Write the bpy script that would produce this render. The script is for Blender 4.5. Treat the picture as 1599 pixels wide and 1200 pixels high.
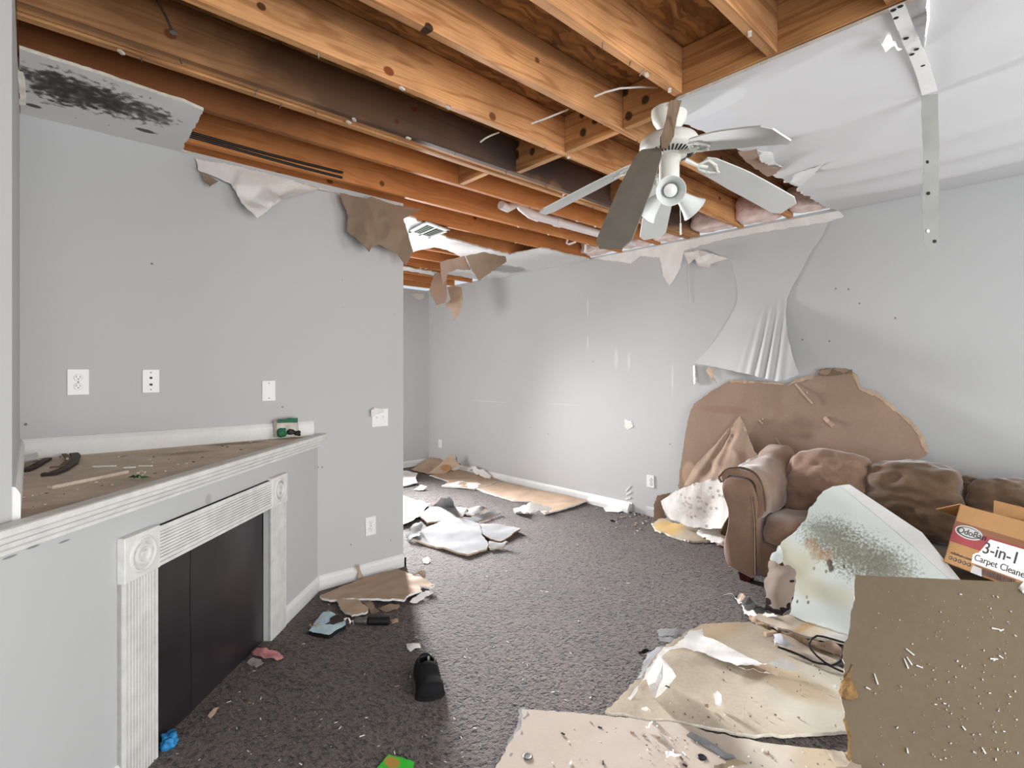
import bpy, bmesh, math, random
import numpy as np
from mathutils import Vector, Matrix, noise
from mathutils.geometry import delaunay_2d_cdt

S = bpy.context.scene
for o in list(bpy.data.objects):
    bpy.data.objects.remove(o)
COL = S.collection

# ------------------------------------------------------------------ camera
FPX, YAW, HOR, CX = 821.97, math.radians(47.567), 579.81, 799.5
HC = 1.31
cam_d = bpy.data.cameras.new('camera')
cam = bpy.data.objects.new('camera', cam_d); COL.objects.link(cam)
cam.location = (0, 0, HC)
cam.rotation_euler = (math.pi/2, 0, YAW - math.pi/2)
cam_d.sensor_width = 36.0; cam_d.sensor_fit = 'HORIZONTAL'
cam_d.lens = FPX/1599*36.0
cam_d.shift_y = (HOR-600)/1599.0
cam_d.clip_start = 0.02
S.camera = cam

# ------------------------------------------------------------------ world, lamps, exposure
w = bpy.data.worlds.new('sky'); S.world = w; w.use_nodes = True
w.node_tree.nodes['Background'].inputs[0].default_value = (0.85, 0.92, 1.0, 1)
w.node_tree.nodes['Background'].inputs[1].default_value = 0.6
S.view_settings.view_transform = 'Standard'
S.view_settings.look = 'None'
S.view_settings.gamma = 1.0
S.view_settings.exposure = 0.4
S.view_settings.use_curve_mapping = False

def area(name, loc, direction, sx, sy, power, color=(1, 1, 1), spread=math.pi):
    d = bpy.data.lights.new(name, 'AREA'); d.shape = 'RECTANGLE'; d.size = sx; d.size_y = sy
    d.energy = power; d.color = color; d.spread = spread
    o = bpy.data.objects.new(name, d); COL.objects.link(o)
    o.location = loc; o.rotation_euler = Vector(direction).to_track_quat('-Z', 'Y').to_euler()
    return o
area('back_window_daylight', (3.29, 6.19, 1.35), (-.30, -1, -.25), .3, 1.3, 138, (0.98, 0.985, 1.0), 1.35)
area('far_side_window_daylight', (-1.13, 5.0, 1.3), (1, 0, 0), 1.7, 1.5, 72, (0.97, 0.985, 1.0))
area('rear_door_daylight', (.9, -2.52, 1.15), (-.05, 1, -.05), 3.0, 2.0, 102, (0.985, 0.995, 1.0))
area('side_window_daylight', (-2.52, -1.0, 1.3), (1, .45, -.15), 2.4, 1.7, 42, (0.985, 0.995, 1.0))
area('added_right_fill', (4.06, -1.5, 1.3), (-1, .35, -.05), 1.5, 1.5, 42, (0.985, 0.995, 1.0))  # added fill from an invented window, brightens the left wall and fireplace

# ------------------------------------------------------------------ photo geometry helpers
FW = Vector((math.cos(YAW), math.sin(YAW), 0)); RT = Vector((math.sin(YAW), -math.cos(YAW), 0)); UP = Vector((0, 0, 1))
EYE = Vector((0, 0, HC))
def ray(x, y): return FW + RT*((x-CX)/FPX) + UP*((HOR-y)/FPX)
def onx(x, y, X): d = ray(x, y); return EYE + d*(X/d.x)
def ony(x, y, Y): d = ray(x, y); return EYE + d*(Y/d.y)
def onz(x, y, z): d = ray(x, y); return EYE + d*((z-HC)/d.z)
def ond(x, y, D): return EYE + ray(x, y)*D
def onp(x, y, p0, n): d = ray(x, y); return EYE + d*((Vector(p0)-EYE).dot(n)/d.dot(n))

# ------------------------------------------------------------------ materials
ST = {}
def lin(c):
    return tuple(((v/255)/12.92 if v/255 <= .04045 else (((v/255)+.055)/1.055)**2.4) for v in c)
def new_mat(name):
    m = bpy.data.materials.new(name); m.use_nodes = True
    nt = m.node_tree; b = nt.nodes['Principled BSDF']
    return m, nt, b
def N(nt, t, **k):
    n = nt.nodes.new(t)
    for a, v in k.items():
        if hasattr(n, a): setattr(n, a, v)
        else: n.inputs[a.replace('_', ' ')].default_value = v
    return n
def mixc(nt, fac, a, b, mode='MIX'):
    n = nt.nodes.new('ShaderNodeMix'); n.data_type = 'RGBA'; n.blend_type = mode
    for s, v in ((n.inputs[0], fac), (n.inputs[6], a), (n.inputs[7], b)):
        if isinstance(v, bpy.types.NodeSocket): nt.links.new(v, s)
        elif isinstance(v, (int, float)): s.default_value = v
        else: s.default_value = (*v, 1)
    return n.outputs[2]
def plain(name, col, rough=.75, var=.08, scale=6., bump=.0, bscale=60., spec=.3, fine=0., sheen=0., metal=0.):
    """one colour broken up by two octaves of procedural noise, optional bump"""
    m, nt, b = new_mat(name)
    tc = N(nt, 'ShaderNodeTexCoord')
    n1 = N(nt, 'ShaderNodeTexNoise', Scale=scale, Detail=4.); nt.links.new(tc.outputs['Object'], n1.inputs['Vector'])
    a = tuple(v*(1-var) for v in col); c = tuple(min(1, v*(1+var)) for v in col)
    mr = N(nt, 'ShaderNodeMapRange'); mr.inputs[1].default_value = .3; mr.inputs[2].default_value = .7
    nt.links.new(n1.outputs[0], mr.inputs[0])
    out = mixc(nt, mr.outputs[0], a, c)
    if fine:
        n2 = N(nt, 'ShaderNodeTexNoise', Scale=scale*14, Detail=3.); nt.links.new(tc.outputs['Object'], n2.inputs['Vector'])
        mr2 = N(nt, 'ShaderNodeMapRange'); mr2.inputs[1].default_value = .35; mr2.inputs[2].default_value = .65
        mr2.inputs[3].default_value = 1-fine; mr2.inputs[4].default_value = 1+fine
        nt.links.new(n2.outputs[0], mr2.inputs[0])
        out = mixc(nt, 1.0, out, mr2.outputs[0], 'MULTIPLY')
    nt.links.new(out, b.inputs['Base Color'])
    b.inputs['Roughness'].default_value = rough; b.inputs['Specular IOR Level'].default_value = spec
    b.inputs['Metallic'].default_value = metal
    if sheen: b.inputs['Sheen Weight'].default_value = sheen; b.inputs['Sheen Roughness'].default_value = .5
    if bump:
        n3 = N(nt, 'ShaderNodeTexNoise', Scale=bscale, Detail=3.); nt.links.new(tc.outputs['Object'], n3.inputs['Vector'])
        bp = N(nt, 'ShaderNodeBump', Strength=bump, Distance=.01); nt.links.new(n3.outputs[0], bp.inputs['Height'])
        nt.links.new(bp.outputs[0], b.inputs['Normal'])
    ST[m.name] = (out, b)
    return m
def stain_tint(m, obj, spots):
    """spots: (world centre, (rx,ry,rz), colour, strength, noise scale, noise amount, softness): dirt, mould, wear and painted light tints with a shape of their own"""
    nt = m.node_tree; out, b = ST[m.name]
    tc = N(nt, 'ShaderNodeTexCoord'); loc = wloc(obj)
    for c, r, col, st, ns, na, soft in spots:
        sub = N(nt, 'ShaderNodeVectorMath', operation='SUBTRACT'); nt.links.new(tc.outputs['Object'], sub.inputs[0])
        sub.inputs[1].default_value = Vector(c)-loc
        dv = N(nt, 'ShaderNodeVectorMath', operation='DIVIDE'); nt.links.new(sub.outputs[0], dv.inputs[0]); dv.inputs[1].default_value = r
        ln = N(nt, 'ShaderNodeVectorMath', operation='LENGTH'); nt.links.new(dv.outputs[0], ln.inputs[0])
        no = N(nt, 'ShaderNodeTexNoise', Scale=ns, Detail=5.); nt.links.new(tc.outputs['Object'], no.inputs['Vector'])
        ma = N(nt, 'ShaderNodeMath', operation='MULTIPLY_ADD'); nt.links.new(no.outputs[0], ma.inputs[0]); ma.inputs[1].default_value = na*2; nt.links.new(ln.outputs['Value'], ma.inputs[2])
        mr = N(nt, 'ShaderNodeMapRange'); nt.links.new(ma.outputs[0], mr.inputs[0])
        mr.inputs[1].default_value = 1+na-soft*.5; mr.inputs[2].default_value = 1+na+soft*.5
        mr.inputs[3].default_value = st; mr.inputs[4].default_value = 0
        out = mixc(nt, mr.outputs[0], out, col)
    nt.links.new(out, b.inputs['Base Color']); ST[m.name] = (out, b)
def own(m, name):
    c = m.copy(); c.name = name
    nt = c.node_tree; b = nt.nodes['Principled BSDF']
    ST[c.name] = (b.inputs['Base Color'].links[0].from_socket, b)
    return c
def wood(name, light, dark, axis=0, rough=.7, vary=.25):
    m, nt, b = new_mat(name)
    tc = N(nt, 'ShaderNodeTexCoord'); oi = N(nt, 'ShaderNodeObjectInfo')
    sc = [9., 9., 9.]; sc[axis] = .8
    off = N(nt, 'ShaderNodeVectorMath', operation='MULTIPLY_ADD'); nt.links.new(tc.outputs['Object'], off.inputs[0]); off.inputs[1].default_value = sc
    cmb = N(nt, 'ShaderNodeCombineXYZ'); mul = N(nt, 'ShaderNodeMath', operation='MULTIPLY'); mul.inputs[1].default_value = 37.
    nt.links.new(oi.outputs['Random'], mul.inputs[0])
    for i in range(3): nt.links.new(mul.outputs[0], cmb.inputs[i])
    nt.links.new(cmb.outputs[0], off.inputs[2])
    n1 = N(nt, 'ShaderNodeTexNoise', Scale=1.0, Detail=3., Distortion=.5); nt.links.new(off.outputs[0], n1.inputs['Vector'])
    m1 = N(nt, 'ShaderNodeMath', operation='MULTIPLY'); m1.inputs[1].default_value = 38.; nt.links.new(n1.outputs[0], m1.inputs[0])
    sn = N(nt, 'ShaderNodeMath', operation='SINE'); nt.links.new(m1.outputs[0], sn.inputs[0])
    mr = N(nt, 'ShaderNodeMapRange'); mr.inputs[1].default_value = .35; mr.inputs[2].default_value = 1.; mr.inputs[4].default_value = .55; nt.links.new(sn.outputs[0], mr.inputs[0])
    c = mixc(nt, mr.outputs[0], light, dark)
    sc2 = [160., 160., 160.]; sc2[axis] = 4.
    mp = N(nt, 'ShaderNodeVectorMath', operation='MULTIPLY'); nt.links.new(tc.outputs['Object'], mp.inputs[0]); mp.inputs[1].default_value = sc2
    n2 = N(nt, 'ShaderNodeTexNoise', Scale=1., Detail=3.); nt.links.new(mp.outputs[0], n2.inputs['Vector'])
    mr2 = N(nt, 'ShaderNodeMapRange'); mr2.inputs[1].default_value = .3; mr2.inputs[2].default_value = .7; mr2.inputs[3].default_value = .8; mr2.inputs[4].default_value = 1.15
    nt.links.new(n2.outputs[0], mr2.inputs[0])
    c = mixc(nt, 1., c, mr2.outputs[0], 'MULTIPLY')
    mr3 = N(nt, 'ShaderNodeMapRange'); mr3.inputs[3].default_value = 1-vary; mr3.inputs[4].default_value = 1+vary*.6; nt.links.new(oi.outputs['Random'], mr3.inputs[0])
    c = mixc(nt, 1., c, mr3.outputs[0], 'MULTIPLY')
    n4 = N(nt, 'ShaderNodeTexNoise', Scale=3., Detail=4.); nt.links.new(tc.outputs['Object'], n4.inputs['Vector'])
    mr4 = N(nt, 'ShaderNodeMapRange'); mr4.inputs[1].default_value = .35; mr4.inputs[2].default_value = .6; mr4.inputs[3].default_value = .72; mr4.inputs[4].default_value = 1.05
    nt.links.new(n4.outputs[0], mr4.inputs[0])
    c = mixc(nt, 1., c, mr4.outputs[0], 'MULTIPLY')
    nt.links.new(c, b.inputs['Base Color']); b.inputs['Roughness'].default_value = rough; b.inputs['Specular IOR Level'].default_value = .25
    ST[m.name] = (c, b)
    return m
def osb_mat(name):
    m, nt, b = new_mat(name)
    tc = N(nt, 'ShaderNodeTexCoord'); mp = N(nt, 'ShaderNodeMapping'); mp.inputs['Scale'].default_value = (9, 42, 9); mp.inputs['Rotation'].default_value = (0, 0, .5)
    nz = N(nt, 'ShaderNodeTexNoise', Scale=7., Detail=2.); nt.links.new(tc.outputs['Object'], nz.inputs['Vector'])
    ad = N(nt, 'ShaderNodeVectorMath', operation='MULTIPLY_ADD'); nt.links.new(nz.outputs['Color'], ad.inputs[0]); ad.inputs[1].default_value = (.10, .10, .10)
    nt.links.new(tc.outputs['Object'], ad.inputs[2]); nt.links.new(ad.outputs[0], mp.inputs['Vector'])
    v = N(nt, 'ShaderNodeTexVoronoi', Scale=1.); nt.links.new(mp.outputs[0], v.inputs['Vector'])
    sx = N(nt, 'ShaderNodeSeparateColor'); nt.links.new(v.outputs['Color'], sx.inputs[0])
    c = mixc(nt, sx.outputs[0], lin((128, 86, 44)), lin((190, 138, 82)))
    mr = N(nt, 'ShaderNodeMapRange'); mr.inputs[1].default_value = .15; mr.inputs[2].default_value = .75; mr.inputs[3].default_value = 1.1; mr.inputs[4].default_value = .72
    nt.links.new(v.outputs['Distance'], mr.inputs[0]); c = mixc(nt, 1., c, mr.outputs[0], 'MULTIPLY')
    nt.links.new(c, b.inputs['Base Color']); b.inputs['Roughness'].default_value = .7
    bp = N(nt, 'ShaderNodeBump', Strength=.6, Distance=.01); nt.links.new(v.outputs['Distance'], bp.inputs['Height']); nt.links.new(bp.outputs[0], b.inputs['Normal'])
    return m
def carpet_mat():
    m, nt, b = new_mat('brown_carpet')
    tc = N(nt, 'ShaderNodeTexCoord')
    def rng(v, a0, a1, c0=0., c1=1.):
        r = N(nt, 'ShaderNodeMapRange'); r.inputs[1].default_value = a0; r.inputs[2].default_value = a1; r.inputs[3].default_value = c0; r.inputs[4].default_value = c1
        nt.links.new(v, r.inputs[0]); return r.outputs[0]
    def nz(scale, detail, rough=.5):
        n_ = N(nt, 'ShaderNodeTexNoise', Scale=scale, Detail=detail, Roughness=rough); nt.links.new(tc.outputs['Object'], n_.inputs['Vector']); return n_.outputs[0]
    n1, n2, n3, n4 = nz(75., 2., .55), nz(300., 2.), nz(1.6, 4.), nz(44., 1.)
    c = mixc(nt, rng(n1, .33, .55), lin((50, 40, 36)), lin((102, 88, 81)))
    c = mixc(nt, 1., c, rng(n2, .3, .7, .78, 1.2), 'MULTIPLY')
    c = mixc(nt, 1., c, rng(n3, .35, .65, .82, 1.1), 'MULTIPLY')
    pit = rng(n4, .34, .43)                                     # gaps between tufts, their shade painted into the colour too
    c = mixc(nt, 1., c, rng(n4, .34, .43, .25, 1.), 'MULTIPLY')
    nt.links.new(c, b.inputs['Base Color']); b.inputs['Roughness'].default_value = .8; b.inputs['Specular IOR Level'].default_value = .35
    b.inputs['Sheen Weight'].default_value = .35; b.inputs['Sheen Roughness'].default_value = .4
    ad = N(nt, 'ShaderNodeMath', operation='MULTIPLY_ADD'); nt.links.new(n2, ad.inputs[0]); ad.inputs[1].default_value = .2; nt.links.new(n1, ad.inputs[2])
    ad2 = N(nt, 'ShaderNodeMath', operation='MULTIPLY_ADD'); nt.links.new(pit, ad2.inputs[0]); ad2.inputs[1].default_value = .35; nt.links.new(ad.outputs[0], ad2.inputs[2])
    bp = N(nt, 'ShaderNodeBump', Strength=1., Distance=.034); nt.links.new(ad2.outputs[0], bp.inputs['Height']); nt.links.new(bp.outputs[0], b.inputs['Normal'])
    ST[m.name] = (c, b)
    return m

M = {}
M['wall'] = plain('grey_wall_paint', lin((186, 187, 187)), .6, .02, 1.2, .05, 260., .35)
M['white'] = plain('white_trim_paint', lin((222, 222, 220)), .45, .05, 5., .04, 120., .4, fine=.02)
M['scuffed'] = plain('scuffed_white_paint', lin((216, 215, 211)), .5, .10, 16., .08, 140., .4, fine=.03)
M['ceiling'] = plain('white_ceiling_paint', lin((226, 226, 226)), .85, .025, 2., .05, 300., .2)
M['gypsum'] = plain('gypsum_core', lin((205, 198, 186)), .95, .15, 40., .3, 90.)
M['kraft'] = plain('brown_kraft_paper', lin((118, 105, 86)), .8, .06, 3., .04, 150., .2, fine=.03)
M['kraft_pink'] = plain('pinkish_kraft_paper', lin((150, 127, 111)), .85, .07, 4., .05, 120., .15, fine=.03)
M['kraft_flap'] = plain('dusty_kraft_paper', lin((142, 124, 106)), .85, .08, 8., .05, 120., .15, fine=.03)
M['kraft_tan'] = plain('tan_kraft_paper', lin((178, 155, 134)), .85, .12, 7., .1, 90., .15, fine=.05)
M['beige'] = plain('water_stained_drywall', lin((178, 166, 148)), .8, .10, 5., .08, 90., .2, fine=.05)
M['pale'] = plain('torn_white_paper', lin((226, 224, 220)), .85, .06, 9., .15, 70., .2, fine=.03)
M['greypaper'] = plain('grey_white_drywall_face', lin((122, 122, 123)), .85, .12, 9., .15, 60., .2, fine=.05)
M['green_white'] = plain('greenish_white_drywall_face', lin((214, 222, 218)), .55, .04, 2., .04, 200., .3)
M['pine'] = wood('pine_lumber', lin((202, 149, 100)), lin((150, 94, 52)))
M['pine_y'] = wood('pine_lumber_crosswise', lin((196, 142, 90)), lin((140, 84, 42)), 1)
M['splinter'] = wood('weathered_splintered_wood', lin((150, 128, 104)), lin((88, 70, 52)), 2)
M['osb'] = osb_mat('strand_board')
M['carpet'] = carpet_mat()
M['pink'] = plain('pink_fibreglass', lin((238, 216, 208)), .95, .18, 14., .8, 40., .1)
M['fan'] = plain('aged_white_enamel', lin((214, 214, 206)), .4, .06, 10., .0, 60., .45)
M['blade'] = plain('white_fan_blade', lin((206, 208, 206)), .5, .05, 6., .0, 60., .4)
M['greyblade'] = plain('grey_fan_blade', lin((124, 120, 110)), .85, .12, 9., .1, 90., .2)  # greyer than the other blades
M['dark'] = plain('black_plastic', lin((22, 21, 22)), .5, .2, 20.)
M['glassw'] = plain('frosted_glass', lin((226, 230, 228)), .2, .03, 6.)
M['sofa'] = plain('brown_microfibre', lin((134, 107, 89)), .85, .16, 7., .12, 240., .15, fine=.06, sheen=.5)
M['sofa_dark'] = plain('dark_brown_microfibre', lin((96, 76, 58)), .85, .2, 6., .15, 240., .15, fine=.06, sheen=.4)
M['mahogany'] = plain('dark_red_wood', lin((62, 26, 20)), .35, .2, 12.)
M['card'] = plain('cardboard', lin((160, 121, 79)), .8, .06, 8., .05, 90., .2, fine=.03)
M['card_dark'] = plain('printed_brown_cardboard', lin((120, 78, 48)), .75, .06, 10.)
M['red'] = plain('red_print', lin((132, 14, 22)), .6, .08, 20.)
M['inkwhite'] = plain('white_print', lin((232, 232, 230)), .6, .03, 20.)
M['ink'] = plain('black_print', lin((28, 26, 30)), .6, .05, 20.)
M['silver'] = plain('silver_print', lin((170, 168, 165)), .5, .1, 30.)
M['plastic'] = plain('white_wall_plate_plastic', lin((230, 230, 228)), .35, .02, 5., spec=.5)
M['black_panel'] = plain('black_painted_board', lin((42, 38, 41)), .28, .18, 5., .05, 14., .5)
M['dusty'] = plain('dusty_tan_shelf_top', lin((208, 194, 176)), .9, .14, 9., .1, 120., .15, fine=.08)
M['pvc'] = plain('white_pipe_plastic', lin((228, 222, 220)), .4, .04, 9.)
M['wire'] = plain('white_cable_jacket', lin((205, 202, 196)), .6, .05, 9.)
M['steel'] = plain('dull_steel', lin((120, 118, 115)), .45, .15, 30., metal=.8)

# ------------------------------------------------------------------ object helpers
def tag(o, label, cat, group=None, kind=None):
    if label: o['label'] = label
    if cat: o['category'] = cat
    if group: o['group'] = group
    if kind: o['kind'] = kind
    return o
def thing(name, label, cat, loc, group=None):
    o = bpy.data.objects.new(name, None); COL.objects.link(o); o.empty_display_size = .1
    o.location = Vector(loc); return tag(o, label, cat, group)
def wloc(o):
    p = Vector(o.location)
    while o.parent: o = o.parent; p += o.location
    return p
def mk(name, verts, faces, mats, parent=None, smooth=False, mi=None, loc=None, kind=None):
    """links one mesh object; verts are world positions"""
    verts = [Vector(v) for v in verts]
    if loc is None:
        lo = [min(v[i] for v in verts) for i in range(3)]; hi = [max(v[i] for v in verts) for i in range(3)]
        loc = Vector(((lo[0]+hi[0])/2, (lo[1]+hi[1])/2, lo[2]))
    loc = Vector(loc)
    me = bpy.data.meshes.new(name); me.from_pydata([v-loc for v in verts], [], faces)
    for m in (mats if isinstance(mats, (list, tuple)) else [mats]): me.materials.append(m)
    if mi: me.polygons.foreach_set('material_index', mi)
    if smooth: me.polygons.foreach_set('use_smooth', [True]*len(me.polygons))
    me.update()
    o = bpy.data.objects.new(name, me); COL.objects.link(o)
    if parent:
        o.parent = parent; o.location = loc - wloc(parent)
    else: o.location = loc
    if kind: o['kind'] = kind
    return o
class B:
    """collects primitives into one mesh"""
    def __init__(s): s.v = []; s.f = []; s.m = []
    def add(s, vs, fs, m=0):
        k = len(s.v); s.v += [Vector(v) for v in vs]; s.f += [tuple(i+k for i in f) for f in fs]; s.m += [m]*len(fs); return s
    def box(s, x0, x1, y0, y1, z0, z1, m=0, bev=0., mat=None):
        if bev:
            bm = bmesh.new(); bmesh.ops.create_cube(bm, size=1)
            for v in bm.verts: v.co = Vector(((x0+x1)/2+v.co.x*(x1-x0), (y0+y1)/2+v.co.y*(y1-y0), (z0+z1)/2+v.co.z*(z1-z0)))
            bmesh.ops.bevel(bm, geom=bm.edges[:], offset=bev, segments=1, affect='EDGES')
            bm.verts.index_update(); vs = [v.co.copy() for v in bm.verts]; fs = [[v.index for v in f.verts] for f in bm.faces]; bm.free()
        else:
            vs = [Vector((x, y, z)) for x in (x0, x1) for y in (y0, y1) for z in (z0, z1)]
            fs = [(0, 1, 3, 2), (4, 6, 7, 5), (0, 4, 5, 1), (2, 3, 7, 6), (0, 2, 6, 4), (1, 5, 7, 3)]
        if mat: vs = [mat @ v for v in vs]
        return s.add(vs, fs, m)
    def tube(s, pts, r, n=8, m=0, cap=True):
        pts = [Vector(p) for p in pts]; rr = r if isinstance(r, (list, tuple)) else [r]*len(pts)
        rings = []; a = None
        for i, p in enumerate(pts):
            t = (pts[min(i+1, len(pts)-1)]-pts[max(i-1, 0)]).normalized()
            if a is None: a = t.orthogonal().normalized()
            else: a = (a - t*a.dot(t)).normalized()
            b = t.cross(a)
            rings.append([p+(a*math.cos(2*math.pi*k/n)+b*math.sin(2*math.pi*k/n))*rr[i] for k in range(n)])
        vs = [v for q in rings for v in q]; fs = []
        for i in range(len(pts)-1):
            for k in range(n): fs.append((i*n+k, i*n+(k+1) % n, (i+1)*n+(k+1) % n, (i+1)*n+k))
        if cap: fs += [tuple(range(n))[::-1], tuple(range((len(pts)-1)*n, len(pts)*n))]
        return s.add(vs, fs, m)
    def lathe(s, prof, c, axis=UP, n=24, m=0):
        ax = Vector(axis).normalized(); a = ax.orthogonal().normalized(); b = ax.cross(a); c = Vector(c)
        vs = []; fs = []
        for r, h in prof: vs += [c+ax*h+(a*math.cos(2*math.pi*k/n)+b*math.sin(2*math.pi*k/n))*max(r, 1e-4) for k in range(n)]
        for i in range(len(prof)-1):
            for k in range(n): fs.append((i*n+k, i*n+(k+1) % n, (i+1)*n+(k+1) % n, (i+1)*n+k))
        return s.add(vs, fs, m)
    def build(s, name, mats, parent=None, smooth=False, kind=None, loc=None):
        o = mk(name, s.v, s.f, mats, parent, smooth, s.m, loc, kind)
        bm = bmesh.new(); bm.from_mesh(o.data); bmesh.ops.recalc_face_normals(bm, faces=bm.faces[:]); bm.to_mesh(o.data); bm.free()
        if smooth:
            try: o.data.set_sharp_from_angle(angle=math.radians(40))
            except Exception: pass
        return o
def bx(name, x0, x1, y0, y1, z0, z1, mat, parent=None, bev=.0, kind=None):
    return B().box(x0, x1, y0, y1, z0, z1, 0, bev).build(name, mat, parent, kind=kind)
def sheet(name, ctrl, p0, n, inner=(), thick=.012, mats=None, jag=.008, res=.03, seed=0, parent=None, wrinkle=(.0, 6.), smooth=True, kind=None, func=None, minz=None, minoff=None, crease=False):
    """a torn panel or sheet of paper. ctrl: outline points (px, py, offset[, jag factor]) read off the plane p0/n, or 3-D points;
    inner: extra points; the offsets along n are interpolated, so folds, bulges and lifted corners are modelled in space"""
    rnd = random.Random(seed); n = Vector(n).normalized(); p0 = Vector(p0)
    if n.dot(EYE-p0) < 0: n = -n
    e1 = (UP.cross(n) if abs(n.z) < .9 else Vector((1, 0, 0)).cross(n)).normalized(); e2 = n.cross(e1)
    def cv(c):
        if isinstance(c, Vector): p = c; j = 1.
        elif isinstance(c[0], Vector): p = c[0]; j = c[1]
        else:
            p = onp(c[0], c[1], p0+n*(c[2] if len(c) > 2 else 0), n); j = c[3] if len(c) > 3 else 1.
        q = p-p0
        return (q.dot(e1), q.dot(e2), q.dot(n), j)
    C = [cv(c) for c in ctrl]; I = [cv(c) for c in inner]
    out = []
    for i, a in enumerate(C):
        b = C[(i+1) % len(C)]
        L = math.hypot(b[0]-a[0], b[1]-a[1]); k = max(1, int(L/max(.012, res*.45)))
        for t in range(k):
            u = t/k; x = a[0]+(b[0]-a[0])*u; y = a[1]+(b[1]-a[1])*u; o = a[2]+(b[2]-a[2])*u
            if t and a[3] > 0 and jag:
                nx, ny = -(b[1]-a[1])/L, (b[0]-a[0])/L
                d = (noise.noise(Vector((x*14+seed, y*14, 3.)))*1.3+noise.noise(Vector((x*55, y*55+seed, 7.)))*.8+rnd.uniform(-.35, .35))*jag*a[3]
                x += nx*d; y += ny*d
            out.append((x, y, o))
    src = out + [(c[0], c[1], c[2]) for c in I]
    xs = [q[0] for q in out]; ys = [q[1] for q in out]
    pts = [Vector((q[0], q[1])) for q in src]; nb = len(out)
    x = min(xs)+res*.5
    row = 0
    def inside(px, py):
        c = False; j = nb-1
        for i in range(nb):
            if (out[i][1] > py) != (out[j][1] > py) and px < (out[j][0]-out[i][0])*(py-out[i][1])/(out[j][1]-out[i][1])+out[i][0]: c = not c
            j = i
        return c
    grid = []
    while x < max(xs):
        y = min(ys)+res*.5*(1+row % 2)
        while y < max(ys):
            if inside(x, y): grid.append(Vector((x, y)))
            y += res
        x += res*.87; row += 1
    pts += grid
    V, E_, F_, *_r = delaunay_2d_cdt(pts, [(i, (i+1) % nb) for i in range(nb)], [list(range(nb))], 1, 1e-6)
    flat = all(abs(q[2]-src[0][2]) < 1e-6 for q in src)
    tps = None
    if not flat:                                      # thin-plate spline through the outline and inner points
        ctl = [(c[0], c[1], c[2]) for c in C+I]
        for i, a_ in enumerate(C):
            b_ = C[(i+1) % len(C)]
            if math.hypot(b_[0]-a_[0], b_[1]-a_[1]) > res*3: ctl.append(tuple((a_[t]+b_[t])/2 for t in range(3)))
        X = np.array([q[:2] for q in ctl]); zv = np.array([q[2] for q in ctl]); sc_ = max(np.ptp(X[:, 0]), np.ptp(X[:, 1]), 1e-3)
        mu = X.mean(0); Xn = (X-mu)/sc_
        def ker(r2): return .5*r2*np.log(r2+1e-12)
        m_ = len(Xn); K = ker(((Xn[:, None]-Xn[None])**2).sum(2))+np.eye(m_)*.003
        Pm = np.hstack([np.ones((m_, 1)), Xn]); A = np.zeros((m_+3, m_+3)); A[:m_, :m_] = K; A[:m_, m_:] = Pm; A[m_:, :m_] = Pm.T
        wts = np.linalg.lstsq(A, np.concatenate([zv, np.zeros(3)]), rcond=None)[0]
        Q = (np.array([[v.x, v.y] for v in V])-mu)/sc_
        tps = ker(((Q[:, None]-Xn[None])**2).sum(2)) @ wts[:m_] + np.hstack([np.ones((len(Q), 1)), Q]) @ wts[m_:]
        if crease:                                    # sharp folds: straight facets between the control points
            cp = [Vector(q[:2]) for q in ctl]; nC = len(C)
            V2, _e, F2, ov, *_q = delaunay_2d_cdt(cp, [(i, (i+1) % nC) for i in range(nC)], [], 0, 1e-7)
            z2 = [zv[o_[0]] if o_ else 0. for o_ in ov]
            for i, v in enumerate(V):
                for f in F2:
                    a_, b_, c_ = (V2[t] for t in f[:3]); d_ = (b_.y-c_.y)*(a_.x-c_.x)+(c_.x-b_.x)*(a_.y-c_.y)
                    if abs(d_) < 1e-12: continue
                    l0 = ((b_.y-c_.y)*(v.x-c_.x)+(c_.x-b_.x)*(v.y-c_.y))/d_; l1 = ((c_.y-a_.y)*(v.x-c_.x)+(a_.x-c_.x)*(v.y-c_.y))/d_
                    if l0 >= -1e-4 and l1 >= -1e-4 and l0+l1 <= 1.0001: tps[i] = .85*(l0*z2[f[0]]+l1*z2[f[1]]+(1-l0-l1)*z2[f[2]])+.15*tps[i]; break
        tps = np.clip(tps, zv.min()-.004, zv.max()+.01)
    def off(v, i):
        o = src[0][2] if flat else float(tps[i])
        if wrinkle[0]:
            o += wrinkle[0]*noise.noise(Vector((v.x*wrinkle[1]+seed*3.1, v.y*wrinkle[1], 1.7)))+wrinkle[0]*.4*noise.noise(Vector((v.x*wrinkle[1]*3, v.y*wrinkle[1]*3+seed, 4.)))
        if func: o += func(p0+e1*v.x+e2*v.y)
        return o if minoff is None else max(o, minoff)
    top = []
    for i, v in enumerate(V):
        P = p0+e1*v.x+e2*v.y+n*off(v, i)
        if minz is not None and P.z < minz+thick: P.z = minz+thick
        top.append(P)
    k = len(top); bot = [t-n*thick for t in top]
    if minz is not None:
        for b_ in bot: b_.z = max(b_.z, minz)
    cnt = {}; fs = []; mi = []
    for f in F_:
        f = list(f)
        a, b, c = (top[i] for i in f[:3])
        if (b-a).cross(c-a).dot(n) < 0: f = f[::-1]
        fs.append(tuple(f)); mi.append(0)
        for i in range(len(f)): cnt[(f[i], f[(i+1) % len(f)])] = 1
    nt_ = len(fs)
    for f in fs[:nt_]: fs.append(tuple(i+k for i in f[::-1])); mi.append(1)
    for (a, b) in list(cnt):
        if (b, a) not in cnt: fs.append((b, a, a+k, b+k)); mi.append(2)
    if not isinstance(mats, (list, tuple)): mats = [mats, mats, mats]
    o = mk(name, top+bot, fs, mats, parent, smooth, mi, kind=kind)
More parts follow.
